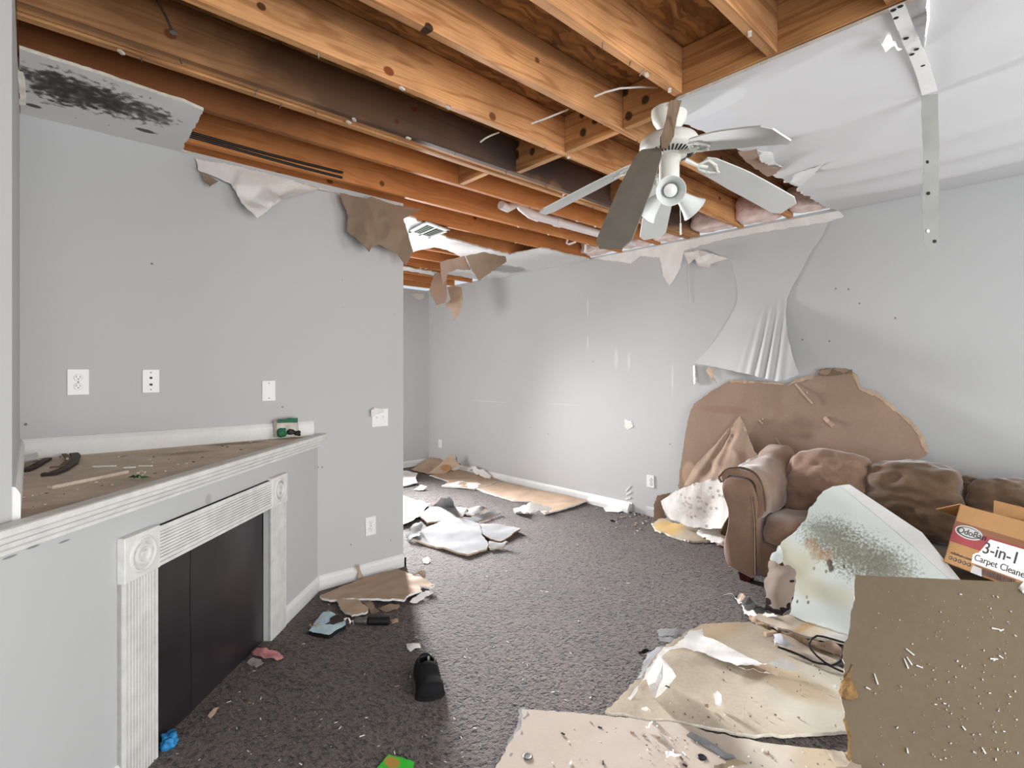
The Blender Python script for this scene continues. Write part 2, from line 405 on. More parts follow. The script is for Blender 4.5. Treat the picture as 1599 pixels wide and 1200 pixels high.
    if smooth and thick > .001:
        try: o.data.set_sharp_from_angle(angle=math.radians(50))
        except Exception: pass
    return o
def blobbox(name, c, size, mat, parent, rot=(0, 0, 0), e=4.5, cuts=12, wr=(.01, 9.), seed=0, func=None):
    """soft stuffed cushion: a box rounded to a superellipsoid with wrinkles"""
    bm = bmesh.new(); bmesh.ops.create_cube(bm, size=2); bmesh.ops.subdivide_edges(bm, edges=bm.edges[:], cuts=cuts, use_grid_fill=True)
    R_ = Matrix.Rotation(rot[2], 3, 'Z') @ Matrix.Rotation(rot[1], 3, 'Y') @ Matrix.Rotation(rot[0], 3, 'X')
    for v in bm.verts:
        p = v.co; L = (abs(p.x)**e+abs(p.y)**e+abs(p.z)**e)**(1/e); q = p/L
        u = Vector((q.x*size[0]/2, q.y*size[1]/2, q.z*size[2]/2))
        if func: u = func(u, q)
        d = wr[0]*(noise.noise(Vector((u.x*wr[1]+seed, u.y*wr[1]*.6, u.z*wr[1]*1.7)))+.5*noise.noise(Vector((u.x*wr[1]*2.3, u.y*wr[1]*2+seed, u.z*wr[1]*4))))
        u += q.normalized()*d
        v.co = Vector(c)+R_ @ u
    bm.verts.index_update()
    o = mk(name, [v.co.copy() for v in bm.verts], [[v.index for v in f.verts] for f in bm.faces], mat, parent, True); bm.free()
    return o
def P(off, *pts):
    """outline helper: same offset for every (px, py)"""
    return [(p[0], p[1], off) + tuple(p[2:]) for p in pts]
def Z(scale, ox, oy, off, *pts):
    """outline helper for points read in a magnified view"""
    return [(ox+p[0]/scale, oy+p[1]/scale, p[2] if len(p) > 2 else off) for p in pts]
FLOOR0 = Vector((0, 0, 0))

# ------------------------------------------------------------------ room shell
WAY, WRX, WBY, LX, CZ, JB = 3.10, 4.13, 6.25, -.035, 2.42, 2.434
REAR, SIDE = -2.6, -2.6
def st(name, o): o['kind'] = 'structure'; return o
floor = st('floor', B().box(SIDE, WRX+.12, REAR-.1, WBY+.1, -.06, 0).build('floor', M['carpet']))
b = B().box(WRX, WRX+.12, -.7, WBY+.1, 0, 2.445).box(WRX, WRX+.12, REAR-.1, -2.3, 0, 2.445).box(WRX, WRX+.12, -2.3, -.7, 0, .5).box(WRX, WRX+.12, -2.3, -.7, 2.1, 2.445)
wall_right = st('w', b.build('wall_right', own(M['wall'], 'grey_paint_right_wall')))
wall_middle = st('w', bx('wall_middle', LX-.12, 1.845, WAY, WAY+.12, 0, 2.435, own(M['wall'], 'grey_paint_middle_wall')))
b = B().box(-1.2, 3.0, WBY, WBY+.12, 0, 2.435).box(3.46, WRX+.12, WBY, WBY+.12, 0, 2.435).box(3.0, 3.46, WBY, WBY+.12, 2.05, 2.435).box(3.0, 3.46, WBY, WBY+.12, 0, .65)
wall_back = st('w', b.build('wall_back', M['wall']))
wall_left = st('w', bx('wall_left', LX-.12, LX, 1.825, WAY, 0, 2.435, M['wall']))
b = B().box(-1.32, -1.2, WAY+.12, 4.1, 0, 2.435).box(-1.32, -1.2, 5.9, WBY+.1, 0, 2.435).box(-1.32, -1.2, 4.1, 5.9, 0, .5).box(-1.32, -1.2, 4.1, 5.9, 2.1, 2.435)
wall_side = st('w', b.build('wall_side', M['wall']))
bx('wall_hall', -1.2, LX-.12, WAY, WAY+.12, 0, 2.435, M['wall'], kind='structure')
rm = Matrix.Translation((LX, 1.825, 0)) @ Matrix.Rotation(math.radians(-135), 4, 'Z')
B().box(0, 1.0, -.10, 0, 0, 2.435, mat=rm).build('wall_return', M['wall'], kind='structure')
bx('wall_entry', SIDE, LX-.66, 1.10, 1.22, 0, 2.435, M['wall'], kind='structure')
b = B().box(SIDE, -.6, REAR-.1, REAR, 0, 2.435).box(2.4, WRX, REAR-.1, REAR, 0, 2.435).box(-.6, 2.4, REAR-.1, REAR, 0, .08).box(-.6, 2.4, REAR-.1, REAR, 2.25, 2.435)
st('w', b.build('wall_rear', M['wall']))
b = B().box(SIDE-.1, SIDE, REAR-.1, -2.25, 0, 2.435).box(SIDE-.1, SIDE, .25, 1.22, 0, 2.435).box(SIDE-.1, SIDE, -2.25, .25, 0, .55).box(SIDE-.1, SIDE, -2.25, .25, 2.25, 2.435)
st('w', b.build('wall_entry_side', M['wall']))
def window(name, x0, x1, y0, y1, z0, z1, horizontal):
    b = B(); t = .05
    if horizontal:
        for a, c in ((x0, x0+t), (x1-t, x1), ((x0+x1)/2-t/2, (x0+x1)/2+t/2)): b.box(a, c, y0, y1, z0, z1)
        b.box(x0, x1, y0, y1, z0, z0+t).box(x0, x1, y0, y1, z1-t, z1)
    else:
        for a, c in ((y0, y0+t), (y1-t, y1), ((y0+y1)/2-t/2, (y0+y1)/2+t/2)): b.box(x0, x1, a, c, z0, z1)
        b.box(x0, x1, y0, y1, z0, z0+t).box(x0, x1, y0, y1, z1-t, z1)
    o = b.build(name, M['white']); o['kind'] = 'structure'; return o
window('window_1', 3.0, 3.46, WBY+.02, WBY+.09, .65, 2.05, True)
window('window_4', -1.30, -1.22, 4.1, 5.9, .5, 2.1, False)
window('window_2', -.6, 2.4, REAR-.08, REAR-.02, .08, 2.25, True)
window('added_fill_window', WRX+.02, WRX+.08, -2.3, -.7, .5, 2.1, False)  # unseen window, added only as the opening for the right fill lamp
window('window_3', SIDE-.08, SIDE-.02, -2.25, .25, .55, 2.25, False)
# dirt and scrapes on the walls
def wr(px, py): return onx(px, py, WRX)
white_l, dk = lin((226, 226, 226)), lin((60, 58, 56))
sp = []
for (x, y, ry, rz) in ((918, 480, .012, .10), (918, 535, .012, .06), (962, 560, .02, .09), (982, 565, .015, .08), (1050, 590, .01, .12)):
    sp.append((wr(x, y), (.05, ry, rz), white_l, .32, 30., .4, .8))
for (x, y, ry, rz) in ((760, 627, .3, .007), (880, 632, .2, .005)):
    sp.append((wr(x, y), (.05, ry, rz), white_l, .28, 16., .6, .8))
for (x, y) in ((1305, 451), (1325, 452), (1295, 533), (1342, 474), (828, 668), (856, 678), (1398, 497), (1253, 531), (926, 565), (1046, 694)):
    sp.append((wr(x, y), (.05, .006, .006), dk, .7, 20., .15, .5))
stain_tint(wall_right.data.materials[0], wall_right, sp)
sp = []
for (x, y, r) in ((237, 412, .007), (262, 437, .002), (40, 663, .008), (534, 438, .005), (441, 636, .006), (548, 851, .006), (610, 844, .005), (536, 480, .004), (616, 491, .004), (496, 730, .007), (503, 730, .006)):
    sp.append((ony(x, y, WAY), (r*.75, .05, r*.75), dk, .75, 20., .2, .4))
stain_tint(wall_middle.data.materials[0], wall_middle, sp)
# baseboards
def board_profile(name, a, bpt, nrm, h=.085, t=.014, m=None):
    a = Vector(a); bpt = Vector(bpt); nrm = Vector(nrm).normalized()
    prof = [(0, 0), (t, 0), (t, h*.72), (t*.75, h*.86), (t*.35, h*.95), (0, h)]
    vs = [q+nrm*u+UP*z for q in (a, bpt) for u, z in prof]; k = len(prof)
    fs = [(i, (i+1) % k, k+(i+1) % k, k+i) for i in range(k)]+[tuple(range(k)), tuple(range(k, 2*k))]
    b = B().add(vs, fs); o = b.build(name, m or M['white']); o['kind'] = 'structure'; return o
board_profile('baseboard_middle', (1.268, WAY, 0), (1.86, WAY, 0), (0, -1, 0))
board_profile('baseboard_middle_end', (1.845, WAY-.014, 0), (1.845, WAY+.12, 0), (1, 0, 0))
board_profile('baseboard_right', (WRX, 2.86, 0), (WRX, WBY, 0), (-1, 0, 0))
board_profile('baseboard_right_near', (WRX, REAR, 0), (WRX, 2.70, 0), (-1, 0, 0), m=own(M['wall'], 'greyed_baseboard_paint'))
board_profile('baseboard_back', (3.55, WBY, 0), (WRX, WBY, 0), (0, -1, 0))

# ------------------------------------------------------------------ ceiling: strand board, joists, blocking
ceiling = st('c', bx('ceiling', SIDE, WRX+.12, REAR-.1, WBY+.1, 2.624, 2.65, M['osb']))
kn = lin((88, 44, 18)); mould = lin((58, 50, 48)); tanl = lin((214, 170, 116))
JOISTS = [(-.30, 0), (.04, 0), (.40, 0), (.757, 0), (1.125, 0), (1.475, 1), (1.835, 1), (2.205, 1), (2.245, 1), (2.29, 1), (2.575, 1), (2.985, 1), (3.37, 1), (3.75, 1), (4.13, 1), (4.51, 1), (4.89, 1), (5.27, 1), (5.65, 1), (6.03, 1)]
rj = random.Random(5)
for y, full in JOISTS:
    x0 = SIDE if y < 1.85 else (LX if y < 3.05 else -1.2); x1 = WRX-.005 if full else 1.945
    far = y > 2.4
    jm = own(M['pine'], 'pine_joist')
    o = bx('joist', x0, x1, y-.019, y+.019, JB+(.006 if y == 2.245 else 0), 2.622, jm, ceiling, .003)
    sp = []
    if far:
        sp.append(((2., y, 2.5), (9, 1, 1), lin((196, 118, 58)), .55, 2., .1, .5))  # far joists tinted orange: back window light painted into the wood colour
    if abs(y-2.205) < .01:
        sp.append(((1.5, y, 2.56), (1.0, .3, .20), mould, .9, 5., .35, .5)); sp.append(((3.0, y, 2.53), (1.2, .3, .14), mould, .92, 5., .3, .4))
        sp.append(((.3, y, 2.56), (1.0, .3, .2), lin((92, 62, 38)), .6, 6., .4, .6))
    if abs(y-2.575) < .01: sp.append(((.3, y, 2.5), (.8, .3, .2), lin((92, 54, 28)), .75, 6., .3, .6))
    if abs(y-1.835) < .01: sp += [(ony(607, 111, y-.019), (.022, .05, .016), lin((120, 52, 22)), .9, 20., .15, .3), (ony(769, 182, y-.019), (.020, .05, .018), kn, .8, 20., .15, .3), (ony(408, 10, y-.019), (.014, .05, .012), lin((60, 28, 12)), .9, 20., .15, .3), ((.35, y, 2.6), (.7, .1, .06), lin((96, 66, 42)), .6, 8., .3, .5)]
    if abs(y-1.475) < .01: sp += [((1.2, y-.02, 2.60), (.8, .1, .04), lin((104, 78, 52)), .6, 10., .3, .5), (ony(670, 44, y-.019), (.017, .05, .017), lin((44, 24, 12)), .95, 20., .05, .2)]
    for k in range(3):
        sp.append(((rj.uniform(0, 4), y-.02, rj.uniform(2.46, 2.58)), (rj.uniform(.012, .025), .06, rj.uniform(.01, .018)), kn, .85, 25., .2, .35))
    stain_tint(jm, o, sp)
hm = own(M['pine_y'], 'header_lumber')
hb = bx('header_beam', 1.947, 1.985, REAR, 1.144, JB, 2.622, hm, ceiling, .003)
BLK = [1.125, 1.475, 1.835, 2.205]
for i in range(3):
    bm_ = own(M['pine_y'], 'blocking_lumber'); y0, y1 = BLK[i]+.02, BLK[i+1]-.02
    o = bx('blocking', 2.025, 2.063, y0, y1, JB+.002, 2.62, bm_, ceiling, .003)
    stain_tint(bm_, o, [((2.02, rj.uniform(y0, y1), rj.uniform(2.48, 2.6)), (.05, .02, .022), lin((40, 28, 20)), .9, 30., .4, .4) for k in range(4)])
bx('blocking', 1.90, 1.938, 2.31, 2.555, JB+.002, 2.62, M['pine_y'], ceiling, .003)
bx('blocking', 2.90, 2.938, 2.0, 2.185, JB+.03, 2.62, M['pine_y'], ceiling, .003)
nl = B(); rs_ = random.Random(21)
for y, full in JOISTS:
    if y < .3 or y > 5: continue
    for k in range(9):
        x = rs_.uniform(.1, 1.9 if not full else 4.0)
        if rs_.random() < .6: nl.tube([(x, y+rs_.uniform(-.012, .012), JB+.002), (x+rs_.uniform(-.01, .01), y+rs_.uniform(-.012, .012), JB-.016)], .0022, 5, 0)
        else: nl.box(-.012, .012, -.006, .006, -.006, .002, 1, mat=Matrix.Translation((x, y, JB-.001)) @ Matrix.Rotation(rs_.random(), 4, 'Z'))
nl.build('nails_and_plaster_bits', [M['steel'], M['gypsum']], ceiling)['kind'] = 'stuff'
# pink insulation stuffed above the right wall
for i, (y0, y1) in enumerate(((1.16, 1.455), (1.50, 1.815), (1.86, 2.185), (2.32, 2.555), (2.60, 2.96), (3.01, 3.35))):
    blobbox('insulation_batt', (4.03, (y0+y1)/2, 2.535), (.18, y1-y0+.01, .185), M['pink'], ceiling, e=5, cuts=9, wr=(.02, 11.), seed=i*7)

# ------------------------------------------------------------------ drywall that is still up
cm = plain('sagging_ceiling_paint', lin((204, 204, 205)), .85, .02, 2., .05, 300., .2)
def sag(p):
    s = 0.
    for x0, a, wd in ((2.56, .026, .11), (3.02, .055, .13), (3.42, .036, .09), (3.72, .040, .10)):
        s += a*math.exp(-((p.x-x0-.05*(p.y-.5))/wd)**2)
    s *= max(0, min(1, (p.y+.8)/1.2))
    s *= max(0, min(1, (1.22-p.y)/.45))
    return s
op = [(Vector((1.952, REAR, CZ)), 0), (Vector((1.952, 1.125, CZ)), 1)]
op += [(1030, 186, .0), (1060, 194, .0), (1085, 200, .0), (1112, 210, .004), (1140, 222, .01), (1160, 240, .016), (1180, 262, .02), (1205, 272, .02), (1235, 288, .014), (1262, 306, .008), (1285, 322, 0), (1308, 329, 0, 0)]
op += [(Vector((4.128, 1.0, CZ)), 0), (Vector((4.128, REAR, CZ)), 0)]
ceil_panel = sheet('plasterboard_panel', op, (0, 0, CZ), (0, 0, -1), thick=.0125, mats=[cm, M['kraft_pink'], M['gypsum']], jag=.020, res=.045, seed=3, parent=ceiling, func=sag)
stain_tint(cm, ceil_panel, [(onz(1110, 185, CZ), (.12, .10, .2), lin((206, 208, 212)), .8, 9., .3, .06), (onz(1085, 170, CZ), (.10, .22, .2), lin((212, 213, 216)), .8, 6., .3, .06)])
sheet('plasterboard_panel', [Vector((SIDE, REAR, CZ)), Vector((1.93, REAR, CZ)), Vector((1.93, -.45, CZ)), Vector((.6, -.5, CZ)), Vector((SIDE, -.2, CZ))], (0, 0, CZ), (0, 0, -1), thick=.0125, mats=[M['ceiling'], M['kraft'], M['gypsum']], jag=.02, res=.2, seed=5, parent=ceiling)
# mouldy remnant above the fireplace wall
mm = own(M['ceiling'], 'mouldy_ceiling_paint')
rem = sheet('plasterboard_panel', [(30, 76, 0, 0), (120, 104, 0), (220, 138, 0), (300, 165, 0), (318, 173, .008), (300, 205, .01), (283, 236, 0, 0), Vector((.6, 3.098, CZ)), (Vector((LX+.002, 3.098, CZ)), 0)], (0, 0, CZ), (0, 0, -1),
            thick=.0125, mats=[mm, M['kraft'], M['gypsum']], jag=.005, res=.035, seed=8, parent=ceiling, wrinkle=(.004, 5.))
mo = lin((64, 62, 60))
a = onz(62, 128, CZ); bq = onz(255, 185, CZ)
sp = []
for t, rx, ry, s_ in ((.08, .07, .13, .9), (.24, .11, .14, .88), (.42, .12, .125, .82), (.60, .12, .11, .78), (.78, .10, .085, .7), (.92, .07, .06, .6)):
    sp.append((a.lerp(bq, t), (rx, ry, .3), mo, s_*.85, 30., 1.5, .5))
sp.append((onz(228, 204, CZ), (.04, .02, .2), mo, .9, 40., .4, .3)); sp.append((onz(52, 165, CZ), (.025, .02, .2), dk, .9, 30., .3, .3))
stain_tint(mm, rem, sp)
# drywall left over the far room
bk = own(M['ceiling'], 'far_ceiling_paint')
far = sheet('plasterboard_panel', P(0, (560, 316), (643, 341), (697, 372), (756, 388), (795, 399), (831, 391), (845, 387.5), (919, 405, 0)) + [(Vector((4.128, 3.36, CZ)), 0), (Vector((4.128, 5.0, CZ)), 1)] + P(0, (697, 428), (722, 415), (717, 400), (697, 391), (678, 387), (645, 394), (590, 388)),
            (0, 0, CZ), (0, 0, -1), thick=.0125, mats=[bk, M['kraft'], M['gypsum']], jag=.015, res=.07, seed=11, parent=ceiling, wrinkle=(.012, 3.))
stain_tint(bk, far, [(onz(790, 420, CZ), (.25, .18, .2), lin((120, 118, 116)), .6, 12., .5, .4)])
sheet('plasterboard_panel', P(.01, (600, 412), (684, 427), (690, 433), (640, 424), (600, 420)), (0, 0, CZ), (0, 0, -1), thick=.0125, mats=[M['ceiling'], M['kraft'], M['gypsum']], jag=.02, res=.08, seed=12, parent=ceiling)
# white drywall band along the top of the right wall
sheet('torn_band', P(.004, (925, 404, 0), (1090, 372, 0), (1200, 350, 0), (1310, 329, 0), (1318, 338), (1295, 346), (1240, 355), (1180, 364), (1120, 376), (1068, 392), (1062, 420), (1046, 447), (1035, 430), (1030, 402), (1000, 400), (985, 412), (960, 408)), (WRX, 0, 0), (-1, 0, 0), thick=.003, mats=M['pale'], jag=.006, res=.03, seed=2, parent=wall_right)
# hole in the right wall
sheet('wall_gouge', P(.004, (975, 655), (986, 657), (988, 667), (980, 671), (974, 666)), (WRX, 0, 0), (-1, 0, 0), thick=.003, mats=M['pale'], jag=.006, res=.02, seed=4, parent=wall_right, wrinkle=(.006, 60.))
for k, (x0, y0, x1, y1) in enumerate(((977, 766, 985, 758), (977, 772, 986, 767), (976, 779, 985, 776))):
    sheet('wall_gouge', [(x0, y0, .004, 0), (x1, y1, .006, 0), (x1-1, y1+3, .005, 0), (x0+1, y0+2, .004, 0)], (WRX, 0, 0), (-1, 0, 0), thick=.003, mats=M['pale'], jag=0, res=.02, seed=k, parent=wall_right)

# ------------------------------------------------------------------ corner fireplace
FB = Vector((1.263, 3.10, 0)); FD = Vector((-1, -1, 0)).normalized(); FN = Vector((1, -1, 0)).normalized()
FM = Matrix((( FD.x, FN.x, 0, FB.x), (FD.y, FN.y, 0, FB.y), (0, 0, 1, 0), (0, 0, 0, 1)))   # s along the front, o out of the wall, z up
fp = thing('fireplace', 'white-trimmed corner fireplace with boarded black opening below a dusty tan shelf', 'fireplace', (.45, 2.75, 0))
fw = own(M['wall'], 'grey_paint_chimney_breast')
LEN = 2.02
ob = B().box(.0, .588, -.02, 0, 0, .9, mat=FM).box(1.355, LEN, -.02, 0, 0, .9, mat=FM).box(.588, 1.355, -.06, 0, .66, .9, mat=FM).build('chimney_breast', fw, fp)
stain_tint(fw, ob, [(FM @ Vector((s_, .0, z)), (.018, .018, .003), dk, .6, 30., .3, .5) for s_, z in ((1.84, .85), (1.78, .855), (1.69, .84))] + [(FM @ Vector((1.05, 0, .80)), (.02, .02, .02), lin((150, 150, 150)), .6, 30., .3, .5)])
# shelf: flat dusty top over the corner
sh = own(M['dusty'], 'dusty_shelf_top')
top = [Vector((LX+.002, 3.098, 0)), Vector((1.25, 3.098, 0)), FM @ Vector((.02, .03, 0)), FM @ Vector((2.04, .03, 0)), FM @ Vector((2.04, -.015, 0)), FM @ Vector((1.84, -.015, 0)), Vector((LX+.002, 1.83, 0))]
k = len(top); zt = .930
o = B().add([v+UP*(zt-.03) for v in top]+[v+UP*zt for v in top], [tuple(range(k))[::-1], tuple(range(k, 2*k))]+[(i, (i+1) % k, k+(i+1) % k, k+i) for i in range(k)]).build('mantel_shelf', sh, fp)
def shp(px, py): return onz(px, py, zt)
stain_tint(sh, o, [(shp(370, 693), (.12, .05, .1), lin((116, 90, 66)), .6, 14., .4, .7), (shp(290, 708), (.10, .05, .1), lin((130, 110, 88)), .5, 14., .4, .5), (shp(60, 800), (.25, .08, .1), lin((132, 112, 92)), .4, 16., .4, .5), (shp(192, 713), (.015, .008, .1), lin((60, 46, 36)), .9, 30., .2, .4)])
# stepped crown moulding along the shelf front
prof = [(0, .862), (.012, .862), (.014, .872), (.022, .880), (.026, .892), (.040, .900), (.044, .912), (.050, .918), (.052, .934), (.046, .9365), (0, .9365)]
vs = [FM @ Vector((s_, u, z)) for s_ in (-.01, LEN+.03) for u, z in prof]; k = len(prof)
mo_ = own(M['scuffed'], 'chipped_moulding_paint')
B().add(vs, [(i, (i+1) % k, k+(i+1) % k, k+i) for i in range(k)]+[tuple(range(k)), tuple(range(k, 2*k))]).build('mantel_moulding', mo_, fp)
def backboard(a, c, nrm):
    a = Vector(a); c = Vector(c); pr = [(0, 0), (.016, 0), (.016, .066), (.011, .078), (.006, .086), (0, .088)]
    k = len(pr); vs = [q+Vector(nrm)*u+UP*(zt+z) for q in (a, c) for u, z in pr]
    B().add(vs, [(i, (i+1) % k, k+(i+1) % k, k+i) for i in range(k)]+[tuple(range(k)), tuple(range(k, 2*k))]).build('splashboard', M['white'], fp)
backboard((LX, WAY, 0), (1.235, WAY, 0), (0, -1, 0)); backboard((LX, 1.83, 0), (LX, WAY-.016, 0), (1, 0, 0))
# surround: fluted pilasters, fluted frieze, bullseye corner blocks
s0, s1, s2, s3 = .437, .588, 1.355, 1.479
s3 = s2+(s1-s0)
def fluted(name, a0, a1, z0, z1, horizontal):
    """flat moulding with raised reeds"""
    w_ = (z1-z0) if horizontal else (a1-a0); n_ = 9; b = B()
    if horizontal: b.box(a0, a1, 0, .014, z0, z1, mat=FM)
    else: b.box(a0, a1, 0, .014, z0, z1, mat=FM)
    for i in range(n_):
        u = .018+(w_-.036)*(i+.5)/n_; h = (w_-.036)/n_*.36
        if i in (0, n_-1): pass
        if horizontal: b.box(a0, a1, .012, .020, z0+u-h, z0+u+h, mat=FM)
        else: b.box(a0+u-h, a0+u+h, .012, .020, z0, z1, mat=FM)
    if horizontal: b.box(a0, a1, .0, .020, z0, z0+.012, mat=FM).box(a0, a1, 0, .020, z1-.012, z1, mat=FM)
    else: b.box(a0, a0+.012, 0, .020, z0, z1, mat=FM).box(a1-.012, a1, 0, .020, z0, z1, mat=FM)
    return b.build(name, M['scuffed'], fp)
zb, zc_ = .645, .788
fluted('pilaster', s0, s1, 0, zb, False); fluted('pilaster', s2, s3, 0, zb, False); fluted('frieze', s1, s2, zb, zc_-.008, True)
for a0, a1 in ((s0, s1), (s2, s3)):
    b = B().box(a0-.002, a1+.002, 0, .027, zb, zc_, bev=.002, mat=FM)
    c = FM @ Vector(((a0+a1)/2, .027, (zb+zc_)/2))
    b.lathe([(0.001, .005), (.010, .006), (.014, 0), (.020, 0), (.025, .006), (.031, .006), (.036, 0), (.046, 0), (.052, .006), (.057, .004), (.060, 0)], c, FN, 28)
    b.build('corner_block', M['scuffed'], fp)
# black boards that close the firebox
for a0, a1 in ((s1-.004, 1.121), (1.125, s2+.004)):
    pm = own(M['black_panel'], 'black_board_paint')
    b = B(); nx, nz = 10, 10; vs = []
    for i in range(nx+1):
        for j in range(nz+1):
            a_ = a0+(a1-a0)*i/nx; z = .002+.66*j/nz
            vs.append(FM @ Vector((a_, -.022+.006*noise.noise(Vector((a_*5, z*3, 2.))), z)))
    n0 = len(vs); vs += [v-FN*.012 for v in vs]
    fs = []
    for i in range(nx):
        for j in range(nz):
            q = (i*(nz+1)+j, (i+1)*(nz+1)+j, (i+1)*(nz+1)+j+1, i*(nz+1)+j+1); fs.append(q); fs.append(tuple(n0+t for t in q[::-1]))
    for i in range(nx):
        for j in (0, nz): fs.append((i*(nz+1)+j, (i+1)*(nz+1)+j, n0+(i+1)*(nz+1)+j, n0+i*(nz+1)+j))
    for j in range(nz):
        for i in (0, nx): fs.append((i*(nz+1)+j, i*(nz+1)+j+1, n0+i*(nz+1)+j+1, n0+i*(nz+1)+j))
    o = b.add(vs, fs).build('firebox_board', pm, fp, True)
    stain_tint(pm, o, [(FM @ Vector((rj.uniform(a0, a1), 0, rj.uniform(.08, .5))), (.012, .012, .07), lin((70, 62, 60)), .5, 18., .4, .8) for q in range(3)])
# chimney breast baseboard
def fbase(name, a0, a1):
    pr = [(0, 0), (.014, 0), (.014, .06), (.010, .074), (.005, .082), (0, .085)]; k = len(pr)
    vs = [FM @ Vector((s_, u, z)) for s_ in (a0, a1) for u, z in pr]
    B().add(vs, [(i, (i+1) % k, k+(i+1) % k, k+i) for i in range(k)]+[tuple(range(k)), tuple(range(k, 2*k))]).build('base_moulding', M['white'], fp)
fbase('b', -.005, s0); fbase('b', s3, LEN)

# ------------------------------------------------------------------ wall plates
def plate(name, label, cat, c, nrm, w_, h_, kind, pscale=1.):
    c = Vector(c); nrm = Vector(nrm); side = UP.cross(nrm)
    m_ = Matrix(((side.x, nrm.x, 0, c.x), (side.y, nrm.y, 0, c.y), (0, 0, 1, c.z), (0, 0, 0, 1)))
    t = thing(name, label, cat, c-UP*h_/2)
    B().box(-w_/2, w_/2, 0, .006, -h_/2, h_/2, bev=.002, mat=m_).build('cover_plate', M['plastic'], t)
    if kind == 'duplex':
        for dz in (.020, -.020):
            b = B().lathe([(.0, .003), (.0145, .003), (.0165, .001), (.0165, 0)], m_ @ Vector((0, .006, dz)), nrm, 20).build('socket', M['plastic'], t)
            B().box(-.0075, -.0055, .008, .0096, dz, dz+.008, mat=m_).box(.0055, .0075, .008, .0096, dz, dz+.007, mat=m_).lathe([(0, .0006), (.0024, .0006), (.0024, 0)], m_ @ Vector((0, .009, dz-.006)), nrm, 10).build('socket_slots', M['dark'], t)
    if kind in ('duplex', 'jack', 'blank'):
        for dz in ((0,) if kind == 'duplex' else (.042, -.042)):
            B().lathe([(0, .0022), (.003, .0018), (.0035, 0)], m_ @ Vector((0, .006, dz)), nrm, 10).build('screw', M['steel'], t)
    if kind == 'jack':
        B().lathe([(0, .003), (.005, .003), (.006, 0)], m_ @ Vector((0, .006, .016)), nrm, 12).build('jack', M['dark'], t)
        B().box(-.006, .006, .004, .0075, -.022, -.012, mat=m_).build('jack', M['dark'], t)
    if kind == 'switch':
        for dx in (-.023, .023):
            B().box(dx-.006, dx+.006, .005, .0075, -.013, .013, bev=.001, mat=m_).box(dx-.003, dx+.003, .006, .016, .0, .008, mat=m_).build('toggle', M['plastic'], t)
    return t
plate('power_outlet', 'white duplex power outlet high on the left grey wall above the shelf', 'outlet', ony(122, 597, WAY), (0, -1, 0), .078, .118, 'duplex')
plate('cable_plate', 'white cable wall plate with two small black jacks, above the shelf', 'wall plate', ony(235.5, 595.5, WAY), (0, -1, 0), .070, .114, 'jack')
plate('blank_plate', 'blank white wall plate with two screws, above the shelf end', 'wall plate', ony(419.5, 610.5, WAY), (0, -1, 0), .072, .114, 'blank')
plate('light_switch', 'white double light switch near the outer end of the left grey wall', 'light switch', ony(593, 652.5, WAY), (0, -1, 0), .116, .116, 'switch')
plate('power_outlet', 'white duplex power outlet low on the wall right of the fireplace', 'outlet', ony(578.5, 821.5, WAY), (0, -1, 0), .072, .118, 'duplex')
plate('power_outlet', 'white duplex power outlet low on the right wall left of the leaning brown board', 'outlet', onx(1016, 752, WRX), (-1, 0, 0), .078, .112, 'duplex')
plate('power_outlet', 'tiny far white power outlet low on the right wall near the back corner', 'outlet', onx(687.5, 693, WRX), (-1, 0, 0), .076, .112, 'duplex')
# torn paint scrap above the light switch
tag(sheet('paint_scrap', P(.022, (579, 641), (585, 637), (596, 638), (600, 644), (588, 647), (580, 652)), (0, WAY, 0), (0, -1, 0), thick=.001, mats=M['pale'], jag=.003, res=.02, seed=1), 'curled white paint scrap stuck over the top corner of the light switch', 'paint scrap')

# ------------------------------------------------------------------ things on the shelf
def on_shelf(px, py): return onz(px, py, zt)
# strap
t = thing('leather_strap', 'twisted dark brown leather strap lying on the dusty shelf', 'strap', on_shelf(80, 725))
A_ = [(128, 722), (118, 731), (103, 737), (84, 743), (64, 739), (70, 731), (95, 727), (112, 722), (121, 712), (113, 704), (97, 703), (88, 706)]
pts = [onz(x, y, zt+.012) for x, y in ((66, 739), (82, 738), (100, 731), (114, 722), (119, 711), (113, 705), (97, 704), (84, 709))]
def ribbon(name, pts, wd, th, mat, parent, up=UP):
    b = B(); vs = []
    for i, p in enumerate(pts):
        tn = (pts[min(i+1, len(pts)-1)]-pts[max(i-1, 0)]).normalized(); sd = tn.cross(up).normalized()*wd/2
        for q in (p-sd, p+sd, p+sd-up*th, p-sd-up*th): vs.append(q)
    fs = []
    for i in range(len(pts)-1):
        for k in range(4): fs.append((i*4+k, i*4+(k+1) % 4, i*4+4+(k+1) % 4, i*4+4+k))
    fs += [(0, 1, 2, 3), tuple(range(4*len(pts)-4, 4*len(pts)))]
    return b.add(vs, fs).build(name, mat, parent)
dkl = plain('dark_brown_leather', lin((52, 40, 34)), .6, .2, 20., .1, 90.); brl = plain('worn_brown_leather', lin((112, 88, 68)), .8, .15, 16., .1, 90.)
ribbon('strap_band', pts, .030, .010, dkl, t)
ribbon('strap_lining', [p+UP*.004 for p in [onz(x, y, zt+.012) for x, y in ((78, 731), (97, 729), (108, 717), (100, 710))]], .016, .006, brl, t)
ribbon('strap_tail', [onz(x, y, zt+.012) for x, y in ((40, 733), (52, 728), (66, 720), (75, 715))], .026, .010, dkl, t)
B().box(-.004, .004, -.016, .016, 0, .018, mat=Matrix.Translation(onz(105, 722, zt+.004))).build('buckle', M['silver'], t)
t = thing('paper_box', 'small crumpled white paper box in the shelf corner', 'box', on_shelf(45, 716))
